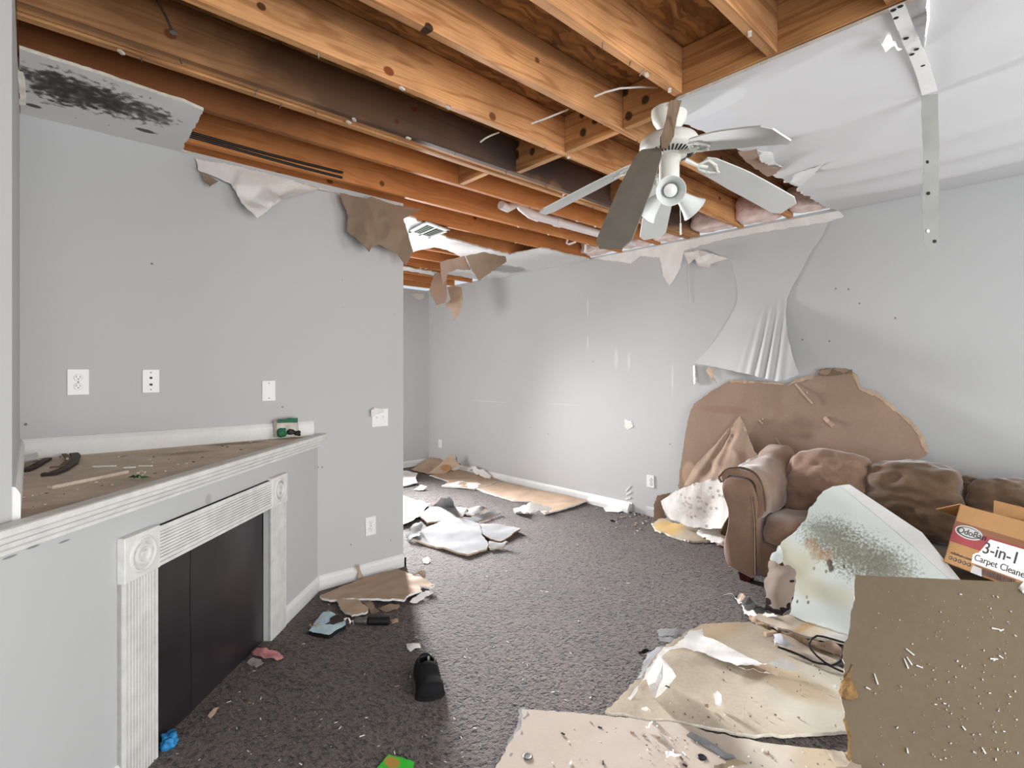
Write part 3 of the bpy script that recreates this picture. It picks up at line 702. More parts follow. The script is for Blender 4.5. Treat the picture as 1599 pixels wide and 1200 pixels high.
p_ = [onz(x, y, zt+z) for x, y, z in ((31, 725, .001), (60, 720, .001), (57, 710, .035), (33, 716, .035))]
B().add([p_[0], p_[1], p_[2], p_[3], p_[0]+Vector((0, .04, 0)), p_[1]+Vector((.0, .04, 0)), p_[2]+Vector((0, .04, .004)), p_[3]+Vector((0, .04, -.004))], [(0, 1, 2, 3), (4, 7, 6, 5), (0, 4, 5, 1), (2, 6, 7, 3), (0, 3, 7, 4), (1, 5, 6, 2)]).build('box_body', M['white'], t)
sheet('box_flap', [onz(32, 713, zt+.040), onz(38, 719, zt+.034), onz(61, 716, zt+.034), onz(58, 707, zt+.044)], onz(45, 714, zt+.038), (.1, -.6, .8), thick=.002, mats=M['white'], jag=.0, res=.02, parent=t)
# wooden strip, slivers, leaf
tag(B().box(-.135, .135, -.012, .012, 0, .012, bev=.002, mat=Matrix.Translation(on_shelf(142, 751)) @ Matrix.Rotation(math.atan2(*(on_shelf(168, 745)-on_shelf(110, 757)).yx), 4, 'Z')).build('wood_strip', M['dusty']), 'pale dusty wood strip lying across the front of the shelf', 'wood strip')
for i, (x0, y0, x1, y1) in enumerate(((145, 730, 181, 729), (193, 732, 212, 731), (217, 729, 238, 729))):
    a, c = on_shelf(x0, y0), on_shelf(x1, y1); c_ = (a+c)/2
    tag(B().box(-(c-a).length/2, (c-a).length/2, -.004, .004, 0, .006, bev=.001, mat=Matrix.Translation(c_) @ Matrix.Rotation(math.atan2((c-a).y, (c-a).x), 4, 'Z')).build('plaster_sliver', M['pale']), ('longest thin white plaster sliver on the shelf, left of the other two', 'short white plaster sliver on the shelf, middle of the three', 'white plaster sliver on the shelf, right of the other two')[i], 'plaster sliver', 'plaster slivers on the shelf')
leafm = plain('green_leaf', lin((28, 88, 50)), .5, .15, 30.)
tag(sheet('leaf', [onz(x, y, zt+z) for x, y, z in ((200, 745, .003), (208, 741, .02), (216, 740, .024), (224, 743, .012), (236, 746, .004), (220, 747, .01), (210, 747, .004))], on_shelf(215, 744), (0, 0, 1), thick=.0015, mats=leafm, jag=.002, res=.012, seed=3), 'small green leaf scrap near the front edge of the shelf', 'leaf')
# crushed green and white packet
t = thing('crushed_packet', 'crushed green and white cardboard packet at the right end of the shelf', 'packet', on_shelf(450, 682))
gr = plain('green_print', lin((22, 92, 62)), .5, .15, 30.); pw = plain('dirty_white_card', lin((196, 190, 178)), .8, .2, 25., .1, 60.)
yb = 3.045
def pk(x, y, d=0.): return ony(x, y, yb-d)
b = B()
vs = [pk(431, 683), pk(468, 681, .01), pk(464, 661), pk(433, 660), pk(427, 682, -.03), pk(466, 679, -.03), pk(464, 655, -.03), pk(427, 657, -.03)]
b.add(vs, [(0, 1, 2, 3), (4, 7, 6, 5), (0, 4, 5, 1), (0, 3, 7, 4), (1, 5, 6, 2), (3, 2, 6, 7)]).build('packet_body', pw, t)
B().add([pk(433, 661, .003), pk(465, 660, .003), pk(465, 653, .001), pk(449, 653, .001), pk(447, 655, .003), pk(435, 655, .003)], [(0, 1, 2, 3, 4, 5)]).add([pk(434, 655, .003), pk(465, 652, .003), pk(465, 652, -.03), pk(434, 655, -.03)], [(0, 1, 2, 3)]).build('green_band', gr, t)
blobbox('crushed_leaf', pk(440, 676, .012), (.05, .02, .05), gr, t, e=3, cuts=5, wr=(.008, 40.))
blobbox('black_lining', pk(455, 675, .012), (.045, .02, .03), M['dark'], t, e=3, cuts=4, wr=(.006, 40.))
blobbox('black_lining', pk(465, 677, .010), (.035, .02, .03), M['dark'], t, e=3, cuts=4, wr=(.006, 40.), seed=4)
b = B(); rs = random.Random(3)
for i in range(80):
    x = rs.uniform(30, 440); y0 = 717-(x-32)*.078; y1 = 806-(x-20)*.29
    p = on_shelf(x, y0+(y1-y0)*rs.random()**.7); r = rs.choice((.0015, .002, .003, .004)); an = rs.random()*3
    b.box(-r*rs.uniform(1, 2.5), r, -r*.6, r*.6, 0, r*.6, m=rs.choice((0, 0, 1)), mat=Matrix.Translation(p) @ Matrix.Rotation(an, 4, 'Z'))
o = b.build('crumbs', [M['pale'], dkl]); tag(o, 'plaster crumbs and dark grit scattered over the dusty shelf', 'crumbs', kind='stuff')

# ------------------------------------------------------------------ ceiling fan
FX, FY = 2.041, 1.223
fan = thing('ceiling_fan', 'old white five-blade ceiling fan with three glass lamp shades and drooping blades', 'ceiling fan', (FX, FY, 2.10))
B().lathe([(.0, 2.345), (.035, 2.345), (.048, 2.36), (.070, 2.395), (.076, 2.425), (.076, 2.44)], (FX, FY, 0)).build('canopy', M['fan'], fan, True)
B().lathe([(.013, 2.30), (.013, 2.36)], (FX, FY, 0), n=12).build('downrod', M['fan'], fan, True)
B().lathe([(.0, 2.330), (.08, 2.328), (.112, 2.318), (.124, 2.300), (.126, 2.276), (.122, 2.264), (.108, 2.254), (.066, 2.238), (.05, 2.236), (0., 2.236)], (FX, FY, 0), n=40).build('motor_housing', M['fan'], fan, True)
slots = B()
for k in range(36):
    a = 2*math.pi*k/36; d = Vector((math.cos(a), math.sin(a), 0))
    m_ = Matrix.Translation(Vector((FX, FY, 0))+d*.0885+UP*2.2455) @ Matrix.Rotation(a, 4, 'Z') @ Matrix.Rotation(-math.atan2(.016, .042), 4, 'Y')
    slots.box(-.016, .016, -.0032, .0032, -.0015, .0015, mat=m_)
o = slots.build('vent_slots', M['dark'], fan); o['kind'] = 'stuff'
B().lathe([(0, 2.238), (.047, 2.238), (.049, 2.222), (.045, 2.217), (.0425, 2.212), (.0425, 2.138), (.036, 2.128), (.036, 2.120), (0, 2.120)], (FX, FY, 0), n=28).build('switch_housing', M['fan'], fan, True)
B().lathe([(0, 2.120), (.044, 2.116), (.052, 2.098), (.050, 2.078), (.036, 2.060), (.0, 2.054)], (FX, FY, 0), n=28).build('lamp_fitter', M['fan'], fan, True)
pc = Vector((FX, FY, 0))
for k, az in enumerate((-106, 14, 134)):
    a = YAW-math.pi/2+math.radians(az+ (0 if k else 2)); d = Vector((math.cos(a), math.sin(a), 0)); ax = (d*.80-UP*.60).normalized() if k else (d*.93-UP*.36).normalized()
    base = pc+UP*2.085+d*.036
    lk = B().lathe([(.017, -.005), (.020, .012), (.019, .030)], base, ax, 16).build('lamp_holder', M['fan'], fan, True)
    B().lathe([(.021, .020), (.026, .032), (.034, .055), (.044, .082), (.055, .104), (.060, .110), (.058, .110), (.052, .102), (.041, .080), (.031, .054), (.023, .032), (.019, .022)], base, ax, 28).build('lamp_shade', M['glassw'], lk, True)
    B().lathe([(.0, .02), (.014, .03), (.020, .05), (.028, .07), (.026, .088), (.014, .098), (0, .10)], base, ax, 18).build('light_bulb', M['inkwhite'], lk, True)
b = B().tube([pc+Vector((.03, -.03, 2.16)), pc+Vector((.034, -.034, 1.95))], .0016, 6)
b.tube([pc+Vector((.034, -.034, 1.95)), pc+Vector((.034, -.034, 1.90))], [.004, .005], 8).build('pull_chain', M['fan'], fan)
def blade(phi, tip_r, tip_z, mat, twist, label=None, warp=0.):
    a = YAW-math.pi/2+math.radians(phi); d = Vector((math.cos(a), math.sin(a), 0)); s_ = UP.cross(d)
    P0 = pc+d*.155+UP*2.225; P1 = pc+d*tip_r+UP*tip_z
    ax = (P1-P0); L = ax.length; ax.normalize()
    sd = (s_ - ax*s_.dot(ax)).normalized(); nm = ax.cross(sd)
    sd2 = (sd*math.cos(twist)+nm*math.sin(twist)).normalized(); nm2 = ax.cross(sd2)
    n_ = 14; vs = []; t_ = .006
    for i in range(n_+1):
        u = i/n_; hw = .052+.018*min(1, u*2.5)
        if u > .93: hw -= (u-.93)/.07*.024
        if u < .05: hw -= (.05-u)/.05*.012
        c = P0+ax*(L*u)+UP*(-warp*4*u*(u-1))*1.0
        for sg, tt in ((-1, t_/2), (1, t_/2), (1, -t_/2), (-1, -t_/2)): vs.append(c+sd2*hw*sg+nm2*tt)
    fs = [(0, 1, 2, 3), tuple(range(4*n_, 4*n_+4))]
    for i in range(n_):
        for k in range(4): fs.append((i*4+k, i*4+(k+1) % 4, i*4+4+(k+1) % 4, i*4+4+k))
    bl = B().add(vs, fs).build('blade', mat, fan)
    if label: bl['label'] = label
    # scrolled blade iron
    b = B(); h0 = pc+d*.075+UP*2.232; m0 = P0+ax*.03-nm2*.006; 
    b.tube([h0, h0.lerp(m0, .5)-UP*.008, m0], [.010, .008, .008], 8)
    for sg in (-1, 1): b.tube([h0.lerp(m0, .55)-UP*.008, m0-ax*.02+sd2*sg*.034, m0+ax*.02+sd2*sg*.030, m0+ax*.055], [.006, .007, .006, .005], 8)
    for sg in (-1, 0, 1): b.lathe([(0, .006), (.008, .005), (.010, 0)], m0+ax*(.02 if sg else .055)+sd2*sg*.028+nm2*-.0, -nm2, 10)
    b.build('blade_iron', M['fan'], bl, True)
blade(11, .585, 2.05, M['blade'], math.radians(-12), warp=.006)
blade(-68, .575, 2.095, M['blade'], math.radians(-14), warp=.007)
blade(-134, .455, 1.765, M['greyblade'], math.radians(-14), 'grey blade hanging steeply down')
blade(153, .60, 2.075, M['blade'], math.radians(-10))
blade(82, .60, 2.035, M['blade'], math.radians(-10))
# splintered strip in front of the canopy
pa, pb = ond(1055, 158, 2.08), ond(1037, 232, 2.10)
b = B(); vs = []; nn = 8; sdv = RT
for i in range(nn+1):
    c = pa.lerp(pb, i/nn); hw = .022+.006*noise.noise(Vector((i*.9, 0, 1)))
    if i == nn: hw = .012
    for sx_, o_ in ((-1, .007), (1, .007), (1, -.007), (-1, -.007)): vs.append(c+sdv*(hw*sx_+.004*noise.noise(Vector((i*1.7, sx_, 0))))-FW*o_)
fs = [(0, 1, 2, 3), tuple(range(4*nn, 4*nn+4))]+[(i*4+k, i*4+(k+1) % 4, i*4+4+(k+1) % 4, i*4+4+k) for i in range(nn) for k in range(4)]
tag(B().add(vs, fs).build('splintered_wood', M['splinter']), 'splintered weathered wood strip hanging from the beam corner in front of the fan', 'wood strip')

# ------------------------------------------------------------------ pipes, wires, cables among the joists
t = thing('drain_pipe', 'white plastic drain pipe with elbow running between the ceiling joists', 'pipe', (3.1, 2.72, 2.42))
B().tube([(2.75, 2.75, 2.458), (4.0, 2.75, 2.458)], .033, 16).build('pipe', M['pvc'], t, True)
B().tube([(2.78, 2.75, 2.458), (2.70, 2.75, 2.465), (2.62, 2.755, 2.50), (2.56, 2.76, 2.56), (2.53, 2.76, 2.60)], .040, 16).build('elbow', M['pvc'], t, True)
B().tube([(2.96, 2.75, 2.458), (3.02, 2.75, 2.458)], .040, 16).build('coupling', M['pvc'], t, True)
B().tube([(2.40, 2.74, 2.46), (2.47, 2.75, 2.455), (2.55, 2.76, 2.50), (2.56, 2.76, 2.56)], .030, 14).build('pipe_stub', M['pvc'], t, True)
for i, (pp, lb) in enumerate((([(1027, 137, 2.52), (1000, 136, 2.48), (968, 138, 2.45), (945, 144, 2.44), (928, 151, 2.43)], 'white cable end hanging among the joists nearest the fan'),
                              ([(887, 171, 2.50), (870, 178, 2.46), (850, 186, 2.44), (830, 193, 2.43)], 'white cable end hanging between joists, middle of the three'),
                              ([(779, 207, 2.50), (768, 211, 2.47), (758, 216, 2.45), (750, 222, 2.44)], 'white cable end poking past a joist, leftmost of the three'))):
    tag(B().tube([onz(*q) for q in pp], .004, 8).build('cable_end', M['wire'], smooth=True), lb, 'cable', 'cable ends among the joists')
for i, (pp, lb) in enumerate((([(1375/5.158+620, 330/5.158+310, 2.44), (1365/5.158+620, 360/5.158+310, 2.40), (1385/5.158+620, 370/5.158+310, 2.40), (1440/5.158+620, 350/5.158+310, 2.42)], 'bent white wire hook under a far joist left of the fan'),
                              ([(1520/5.158+620, 370/5.158+310, 2.44), (1515/5.158+620, 430/5.158+310, 2.38), (1540/5.158+620, 438/5.158+310, 2.38), (1599/5.158+620, 410/5.158+310, 2.42)], 'larger white wire hook near the right wall under the last joist'))):
    tag(B().tube([onz(*q) for q in pp], .009, 8).build('wire_hook', M['pvc'], smooth=True), lb, 'wire')
tag(B().tube([onz(242, -4, 2.60), onz(258, 24, 2.50)], .004, 8).tube([onz(258, 24, 2.50), onz(271, 52, 2.405)], [.004, .005], 8).lathe([(0, .0), (.012, .002), (.010, .008), (0, .010)], onz(271, 52, 2.405), (0, 0, 1), 10).build('hanger_rod', M['steel']), 'thin metal rod hanging down between the nearest left joists', 'rod')
for i, dz in enumerate((0, .022)):
    pts = [Vector((x, 2.955-dz*.3, 2.452+dz+.006*math.sin(x*4+i))) for x in [.55+.1*k for k in range(9)]]
    tag(B().tube(pts, .0075, 8).build('black_cable', M['dark'], smooth=True), ('lower black cable running along the joist above the left grey wall', 'upper black cable running along the joist above the left grey wall')[i], 'cable', 'black cables above the left wall')

# ------------------------------------------------------------------ torn flaps hanging from the ceiling edge
t7 = lambda off, *pts: Z(4.1, 290, 240, off, *pts)
fl = sheet('kraft_flap', t7(0, (985, 250, .0), (1160, 290, .02), (1190, 275, .0), (1340, 330, .0), (1510, 358, .0), (1395, 420, .03), (1420, 500, .06), (1455, 630, .10), (1410, 718, .10), (1350, 640, .05), (1240, 585, .05), (1190, 600, .03), (1175, 630, .10), (1120, 570, .06), (1030, 500, .0), (1040, 400, .01)),
           (0, 3.035, 0), (0, -1, 0), inner=t7(0, (1165, 420, .09), (1165, 520, .10), (1090, 430, .03), (1210, 430, .02), (1270, 460, .03), (1320, 490, .07), (1290, 400, .035), (1370, 560, .04), (1240, 350, .0)), thick=.0015, mats=M['kraft_flap'], jag=.004, res=.014, seed=21, wrinkle=(.003, 7.), crease=True)
tag(fl, 'big creased brown paper flap hanging at the outer end of the left grey wall', 'paper flap')
tag(sheet('paper_flap', t7(0, (60, 30, .002, 0), (350, 85, .0), (690, 170, .0), (985, 258, .0), (850, 230, .02), (620, 288, .07), (460, 415, .12), (355, 315, .08), (290, 195, .03), (190, 150, .02), (80, 108, .03)),
          (0, 3.092, 0), (0, -1, 0), inner=t7(0, (420, 300, .05), (440, 350, .11), (600, 265, .03), (500, 210, .04), (330, 200, .06), (560, 310, .11), (700, 225, .01)), thick=.0015, mats=M['pale'], jag=.004, res=.014, seed=22, wrinkle=(.002, 8.), crease=True), 'creased white torn paper flap hanging along the top of the left grey wall', 'paper flap')
tag(sheet('kraft_scrap', t7(.03, (90, 112, .02), (150, 140, .035), (210, 178, .045), (155, 213, .06), (118, 175, .03)), (0, 3.085, 0), (0, -1, 0), thick=.0015, mats=M['kraft_flap'], jag=.004, res=.02, seed=23), 'small pointed brown paper scrap under the white flap on the left wall', 'paper scrap')
# paper tape curling in the left corner
tag(sheet('tape_curl', [(27, 92, 0, 0), (37, 98, .01, 0), (36, 112, .02), (39, 124, .01), (41, 164, .0), (31, 165, 0), (29, 130, .02), (27, 112, .01)], onz(34, 130, 2.40), (.25, -.6, -.75), thick=.0015, mats=M['gypsum'], jag=.003, res=.02, seed=24, wrinkle=(.004, 10.)), 'curled strip of paper tape in the upper left ceiling corner', 'paper tape')
# hanging joint tape on the right
pr0 = onz(1452, 134, CZ)
tn = Vector((-FW.x, -FW.y, 0))
tp = sheet('joint_tape', [(1439.5, 139, 0, 0), (1464.5, 132, 0, 0), (1466, 250, 0), (1466, 384, .0), (1455, 389, 0), (1443, 393, 0), (1441, 300, 0)], pr0, tn, inner=[(1452, 230, .008), (1452, 320, -.006)], thick=.002, mats=plain('grey_joint_tape', lin((142, 142, 137)), .8, .10, 10., .1, 80.), jag=.002, res=.03, seed=25)
tag(tp, 'long grey joint tape strip hanging straight down from the white ceiling', 'joint tape')
for k, (x, y) in enumerate(((1448, 253), (1450, 302), (1460, 377), (1449, 361))):
    B().lathe([(0, .0015), (.006, .0012), (.007, 0)], onp(x, y, pr0+tn*.003, tn), tn, 10).build('nail_hole', M['dark'] if k < 3 else M['pale'], tp)
ts = sheet('joint_tape', [(1388, 14, .012, 0), (1412, 5, .012, 0), (1430, 50, .020), (1464, 131, .012, 0), (1440, 139, .012, 0), (1418, 85, .020), (1400, 45, .020)], (0, 0, CZ-.004), (0, 0, -1), thick=.002, mats=M['white'], jag=.002, res=.02, seed=26, func=sag)
tag(ts, 'white joint tape strip peeling along the ceiling above the hanging tape', 'joint tape')
for k, (x, y) in enumerate(((1406, 10), (1395, 16), (1399, 28), (1415, 60), (1431, 77), (1424, 85), (1441, 102))):
    B().lathe([(0, .0015), (.007, .0012), (.008, 0)], (lambda q: q-UP*sag(q))(onz(x, y, CZ-.019-(.008 if 2 < k < 6 else 0))), (0, 0, -1), 10).build('nail_hole', M['dark'], ts)
tag(sheet('paper_flap', [(1370, 58, .005), (1388, 48, .0), (1410, 76, .01), (1400, 78, .03), (1383, 82, .05), (1376, 72, .04)], (0, 0, CZ-.006), (0, 0, -1), thick=.0015, mats=M['white'], jag=.003, res=.02, seed=27, func=sag), 'small white paper flap lifting from the ceiling left of the tape strip', 'paper flap')
tag(sheet('paper_flap', [(1444, 75, .0, 0), (1452, 30, .0), (1452, -8, .0), (1448, -8, .035), (1446, 40, .03)], (0, 0, CZ-.004), (0, 0, -1), thick=.0015, mats=M['white'], jag=.003, res=.02, seed=28, func=sag), 'narrow white paint edge curling off the ceiling right of the tape strip', 'paper flap')
# torn paper curls along the broken ceiling edge
for i, (pp, mt, lb) in enumerate((([(1152, 236), (1182, 234), (1186, 250), (1208, 262), (1225, 256), (1213, 272), (1198, 276), (1168, 256)], 'kraft_pink', 'torn pinkish paper edge curling below the fan blade at the ceiling hole'),
                                  ([(1182, 234), (1205, 236), (1210, 256), (1222, 262), (1205, 262), (1188, 252)], 'white', 'torn white paper edge curling below the fan blade at the ceiling hole'),
                                  ([(1240, 274), (1285, 258), (1268, 275), (1252, 290), (1235, 284)], 'white', 'white paper tongue folded down at the lower rim of the ceiling hole'))):
    tag(sheet('torn_edge', [(x, y, .012+.012*(k % 2)) for k, (x, y) in enumerate(pp)], (0, 0, CZ-.026-.005*i), (0, 0, -1), thick=.0015, mats=M[mt], jag=.005, res=.02, seed=30+i, wrinkle=(.01, 12.), crease=True), lb, 'torn paper')
# far room: hanging kraft sheets and register
t4 = lambda off, *pts: Z(5.158, 620, 310, off, *pts)
K0 = ond(740, 440, 4.82); K1 = ond(680, 450, 5.85)
tag(sheet('kraft_flap', t4(0, (550, 462, 0), (700, 430, 0), (875, 468, 0), (882, 512, .03), (760, 590, .05), (655, 668, .06), (600, 570, .02)), K0, -FW, thick=.002, mats=M['kraft_flap'], jag=.006, res=.03, seed=41, wrinkle=(.012, 5.), crease=True), 'dark brown pointed paper flap hanging from the far white ceiling', 'paper flap')
tag(sheet('kraft_flap', t4(0, (345, 510, 0), (545, 463, 0), (592, 575, 0), (490, 570, .02), (410, 592, .04), (395, 660, .05), (370, 700, .05), (352, 600, .02)), K0+FW*.02, -FW, thick=.002, mats=M['kraft_pink'], jag=.006, res=.03, seed=42, wrinkle=(.012, 5.), crease=True), 'pale brown paper flap draped beside the dark pointed flap in the far room', 'paper flap')
fl3 = tag(sheet('kraft_flap', t4(0, (300, 605, 0), (350, 600, .02), (400, 640, .10), (402, 760, .14), (395, 840, .14), (320, 862, .05), (258, 745, .0)), K1, -FW, thick=.002, mats=M['kraft_pink'], jag=.006, res=.03, seed=43, wrinkle=(.012, 5.), crease=True), 'rolled pinkish brown paper flap hanging lowest at the left of the far room', 'paper flap')
(sheet('kraft_point', t4(0, (405, 715, 0), (470, 705, .0), (520, 715, .02), (532, 820, .10), (525, 880, .10), (495, 950, .06), (455, 992, .03), (450, 920, .02), (385, 855, .0), (430, 820, .0)), K1+FW*.05, -FW, thick=.002, mats=M['kraft_tan'], jag=.006, res=.03, seed=44, wrinkle=(.012, 5.), crease=True, parent=fl3))
vt = thing('ceiling_register', 'white ceiling air register with dark green louvres in the far room', 'air vent', onz(668, 362, CZ))
vq = [onz(620+x/5.158, 310+y/5.158, CZ-.016) for x, y in ((90, 275), (240, 195), (425, 265), (260, 322))]
def quadlerp(u, v): return vq[0].lerp(vq[1], u).lerp(vq[3].lerp(vq[2], u), v)
b = B()
for (u0, u1, v0, v1) in ((0, 1, 0, .09), (0, 1, .91, 1), (0, .12, 0, 1), (.88, 1, 0, 1), (.0, 1, .46, .54)):
    q = [quadlerp(u0, v0), quadlerp(u1, v0), quadlerp(u1, v1), quadlerp(u0, v1)]
    b.add(q+[x+UP*.012 for x in q], [(3, 2, 1, 0), (4, 5, 6, 7), (0, 1, 5, 4), (1, 2, 6, 5), (2, 3, 7, 6), (3, 0, 4, 7)])
b.build('register_frame', M['white'], vt)
q = [x+UP*.011 for x in vq]; gl = plain('dark_green_duct', lin((74, 88, 70)), .6, .2, 12.)
B().add(q+[x+UP*.004 for x in q], [(0, 1, 2, 3), (7, 6, 5, 4), (0, 1, 5, 4), (1, 2, 6, 5), (2, 3, 7, 6), (3, 0, 4, 7)]).build('duct_opening', gl, vt)
for k in range(8):
    v0 = .11+.8*k/8; q = [quadlerp(.12, v0), quadlerp(.88, v0), quadlerp(.88, v0+.035), quadlerp(.12, v0+.035)]
    B().add(q+[x+UP*.009 for x in q], [(3, 2, 1, 0), (4, 5, 6, 7), (0, 1, 5, 4), (1, 2, 6, 5), (2, 3, 7, 6), (3, 0, 4, 7)]).build('louvre', gl, vt)
# crumpled tape on the right wall, torn patch at the back wall
tag(sheet('crumpled_paper', [(1068, 395, .004), (1092, 391, .05), (1112, 396, .02), (1137, 404, .004), (1110, 412, .03), (1108, 419, .06), (1090, 416, .08), (1085, 405, .04), (1075, 413, .05)], (WRX, 0, 0), (-1, 0, 0), inner=[(1095, 402, .09), (1102, 408, .03), (1080, 400, .015)], thick=.0015, mats=M['pale'], jag=.005, res=.02, seed=51, minoff=.002, crease=True), 'crumpled white paper scrap peeling off high on the right wall', 'paper scrap')
tag(sheet('paper_flap', [(642, 459, .003), (663, 459, .01), (662, 466, .03), (655, 468, .04), (648, 466, .03)], (0, WBY, 0), (0, -1, 0), thick=.002, mats=M['pale'], jag=.006, res=.03, seed=52), 'small white torn flap at the top of the far back wall', 'paper flap')

# ------------------------------------------------------------------ sofa along the right wall
SFY0, SFY1 = -.42, 1.555
sofa = thing('sofa', 'dirty brown microfibre sofa with rolled arms along the right wall', 'sofa', (3.6, .55, 0))
def loft_x(name, profs, mat, parent, smooth=True, seed=0, wr=(.006, 9.)):
    """profs: list of (x, [(y, z)...]) closed profiles of equal length"""
    k = len(profs[0][1]); vs = []
    for x, pr in profs:
        for y, z in pr:
            q = Vector((x, y, z)); vs.append(q+Vector((.6, 1, 1))*wr[0]*noise.noise(Vector((x*wr[1]+seed, y*wr[1], z*wr[1]))))
    fs = [tuple(range(k))[::-1], tuple(range((len(profs)-1)*k, len(profs)*k))]
    for i in range(len(profs)-1):
        for j in range(k): fs.append((i*k+j, i*k+(j+1) % k, (i+1)*k+(j+1) % k, (i+1)*k+j))
    return B().add(vs, fs).build(name, mat, parent, smooth)
def dense(pr, n=4):
    out = []
    k = len(pr)
    for i in range(k):
        p0, p1, p2, p3 = pr[i-1], pr[i], pr[(i+1) % k], pr[(i+2) % k]
        for t in range(n):
            u = t/n
            out.append(tuple(.5*((2*p1[c])+(-p0[c]+p2[c])*u+(2*p0[c]-5*p1[c]+4*p2[c]-p3[c])*u*u+(-p0[c]+3*p1[c]-3*p2[c]+p3[c])*u**3) for c in (0, 1)))
    return out
arm = dense([(1.345, .065), (1.345, .40), (1.35, .55), (1.385, .63), (1.455, .655), (1.535, .645), (1.572, .60), (1.565, .54), (1.535, .46), (1.53, .34), (1.56, .20), (1.545, .10), (1.50, .065)], 3)
def shrink(pr, f, cy=1.45, cz=.36): return [(cy+(y-cy)*f, cz+(z-cz)*f) for y, z in pr]
xs = [3.235, 3.24, 3.255, 3.29]+[3.29+.066*i for i in range(1, 11)]
loft_x('arm', [(x, shrink(arm, (.90, .955, .985, 1.)[min(i, 3)])) for i, x in enumerate(xs)], M['sofa'], sofa)
def mir(pr): return [(SFY0+SFY1-y+.02, z) for y, z in pr][::-1]
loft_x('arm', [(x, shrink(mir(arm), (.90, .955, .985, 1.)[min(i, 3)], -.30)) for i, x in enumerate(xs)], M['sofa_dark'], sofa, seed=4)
B().tube([(3.232, 1.352, .08), (3.232, 1.356, .40), (3.234, 1.372, .55)], .006, 6).build('piping', M['sofa_dark'], sofa)
# pillow-top pad draped over the arm
nx = 16; prof = []
pad_o = [(1.575, .60), (1.572, .655), (1.53, .695), (1.46, .71), (1.39, .70), (1.345, .665), (1.318, .60), (1.305, .52), (1.312, .455), (1.335, .43)]
pad_i = [(1.345, .45), (1.345, .52), (1.35, .60), (1.375, .645), (1.43, .66), (1.50, .655), (1.54, .64), (1.555, .61)]
pl = dense(pad_o+pad_i, 3); P_ = []
for i in range(nx+1):
    u = i/nx; x = 3.245+.60*u
    lift = .035*u*u + (.06*max(0, u-.72)/.28 if u > .72 else 0)-.012*math.sin(u*math.pi)
    f = 1 if 0 < i < nx else .93
    P_.append((x, [(1.44+(y-1.44)*f, z+lift*(1 if z > .5 else .1)+.006*math.sin(x*60+z*30)*(u > .5)) for y, z in pl]))
ap = loft_x('arm_pad', P_, M['sofa'], sofa, seed=9, wr=(.022, 8.))
B().tube([Vector((3.25, y, z)) for y, z in dense(pad_o, 4)[:-8]], .008, 6).build('piping', M['sofa_dark'], ap)
# base, seat cushions, back
B().box(3.285, 3.93, SFY0+.2, 1.35, .065, .27, bev=.012).build('seat_base', M['sofa'], sofa)
bx('front_panel', 3.262, 3.295, SFY0+.2, 1.345, .062, .265, M['sofa'], sofa, .010)
def seatf(u, q): return Vector((u.x, u.y, u.z + .012*(1-q.x**2)*(1-q.y**2)))
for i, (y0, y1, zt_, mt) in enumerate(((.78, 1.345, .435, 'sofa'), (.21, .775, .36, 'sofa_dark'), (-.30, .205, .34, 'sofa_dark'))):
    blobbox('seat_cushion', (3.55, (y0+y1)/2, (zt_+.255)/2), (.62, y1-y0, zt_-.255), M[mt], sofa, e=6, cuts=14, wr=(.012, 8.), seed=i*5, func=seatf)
b = B().box(3.80, 3.965, SFY0+.05, 1.50, .065, .69, bev=.03); b.build('back_frame', M['sofa_dark'], sofa, True)
def backf(u, q):
    bul = (1-abs(q.y)**2.2)*(1-abs(q.z)**2.2)
    return Vector((u.x*(1+.35*bul), u.y*(1-.05*q.z), u.z+.012*math.cos(q.y*3)))
def wrinkled(name, c, size, mat, rot, seed, amp, dens):
    """cushion with horizontal gathers"""
    def fn(u, q):
        v = backf(u, q)
        if q.x < .2: v.x -= amp*(math.sin(q.z*dens+2.2*noise.noise(Vector((q.y*2+seed, q.z*1.5, 0)))*2)*.5+.9*noise.noise(Vector((q.y*2.2+seed, q.z*7, 3))))*(1-.6*abs(q.y)**3)
        return v
    return blobbox(name, c, size, mat, sofa, rot=rot, e=6.5, cuts=28, wr=(.020, 9.), seed=seed, func=fn)
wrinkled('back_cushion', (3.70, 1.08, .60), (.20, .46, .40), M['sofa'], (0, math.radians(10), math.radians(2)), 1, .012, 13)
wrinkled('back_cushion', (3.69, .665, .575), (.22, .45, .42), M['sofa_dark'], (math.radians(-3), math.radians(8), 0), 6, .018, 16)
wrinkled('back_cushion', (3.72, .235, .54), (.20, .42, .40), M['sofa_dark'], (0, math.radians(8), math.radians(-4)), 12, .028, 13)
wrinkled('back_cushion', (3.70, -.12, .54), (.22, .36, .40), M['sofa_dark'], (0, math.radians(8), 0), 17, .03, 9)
# crumpled cover bunched at the sofa back, foot blocks
blobbox('bunched_cover', (3.80, .40, .60), (.22, .30, .26), M['sofa_dark'], sofa, e=2.6, cuts=16, wr=(.035, 14.), seed=31)
blobbox('bunched_cover', (3.74, 1.285, .60), (.20, .17, .34), M['sofa'], sofa, rot=(.35, 0, 0), e=3.2, cuts=14, wr=(.02, 12.), seed=33)
for x, y in ((3.31, 1.44), (3.31, -.30), (3.86, 1.44), (3.86, -.30)):
    B().add([(x-.04, y-.04, .068), (x+.04, y-.04, .068), (x+.04, y+.04, .068), (x-.04, y+.04, .068), (x-.03, y-.03, 0), (x+.03, y-.03, 0), (x+.03, y+.03, 0), (x-.03, y+.03, 0)],
            [(0, 1, 2, 3), (7, 6, 5, 4), (0, 4, 5, 1), (1, 5, 6, 2), (2, 6, 7, 3), (3, 7, 4, 0)]).build('foot', M['mahogany'], sofa)
b = B(); rs = random.Random(8)
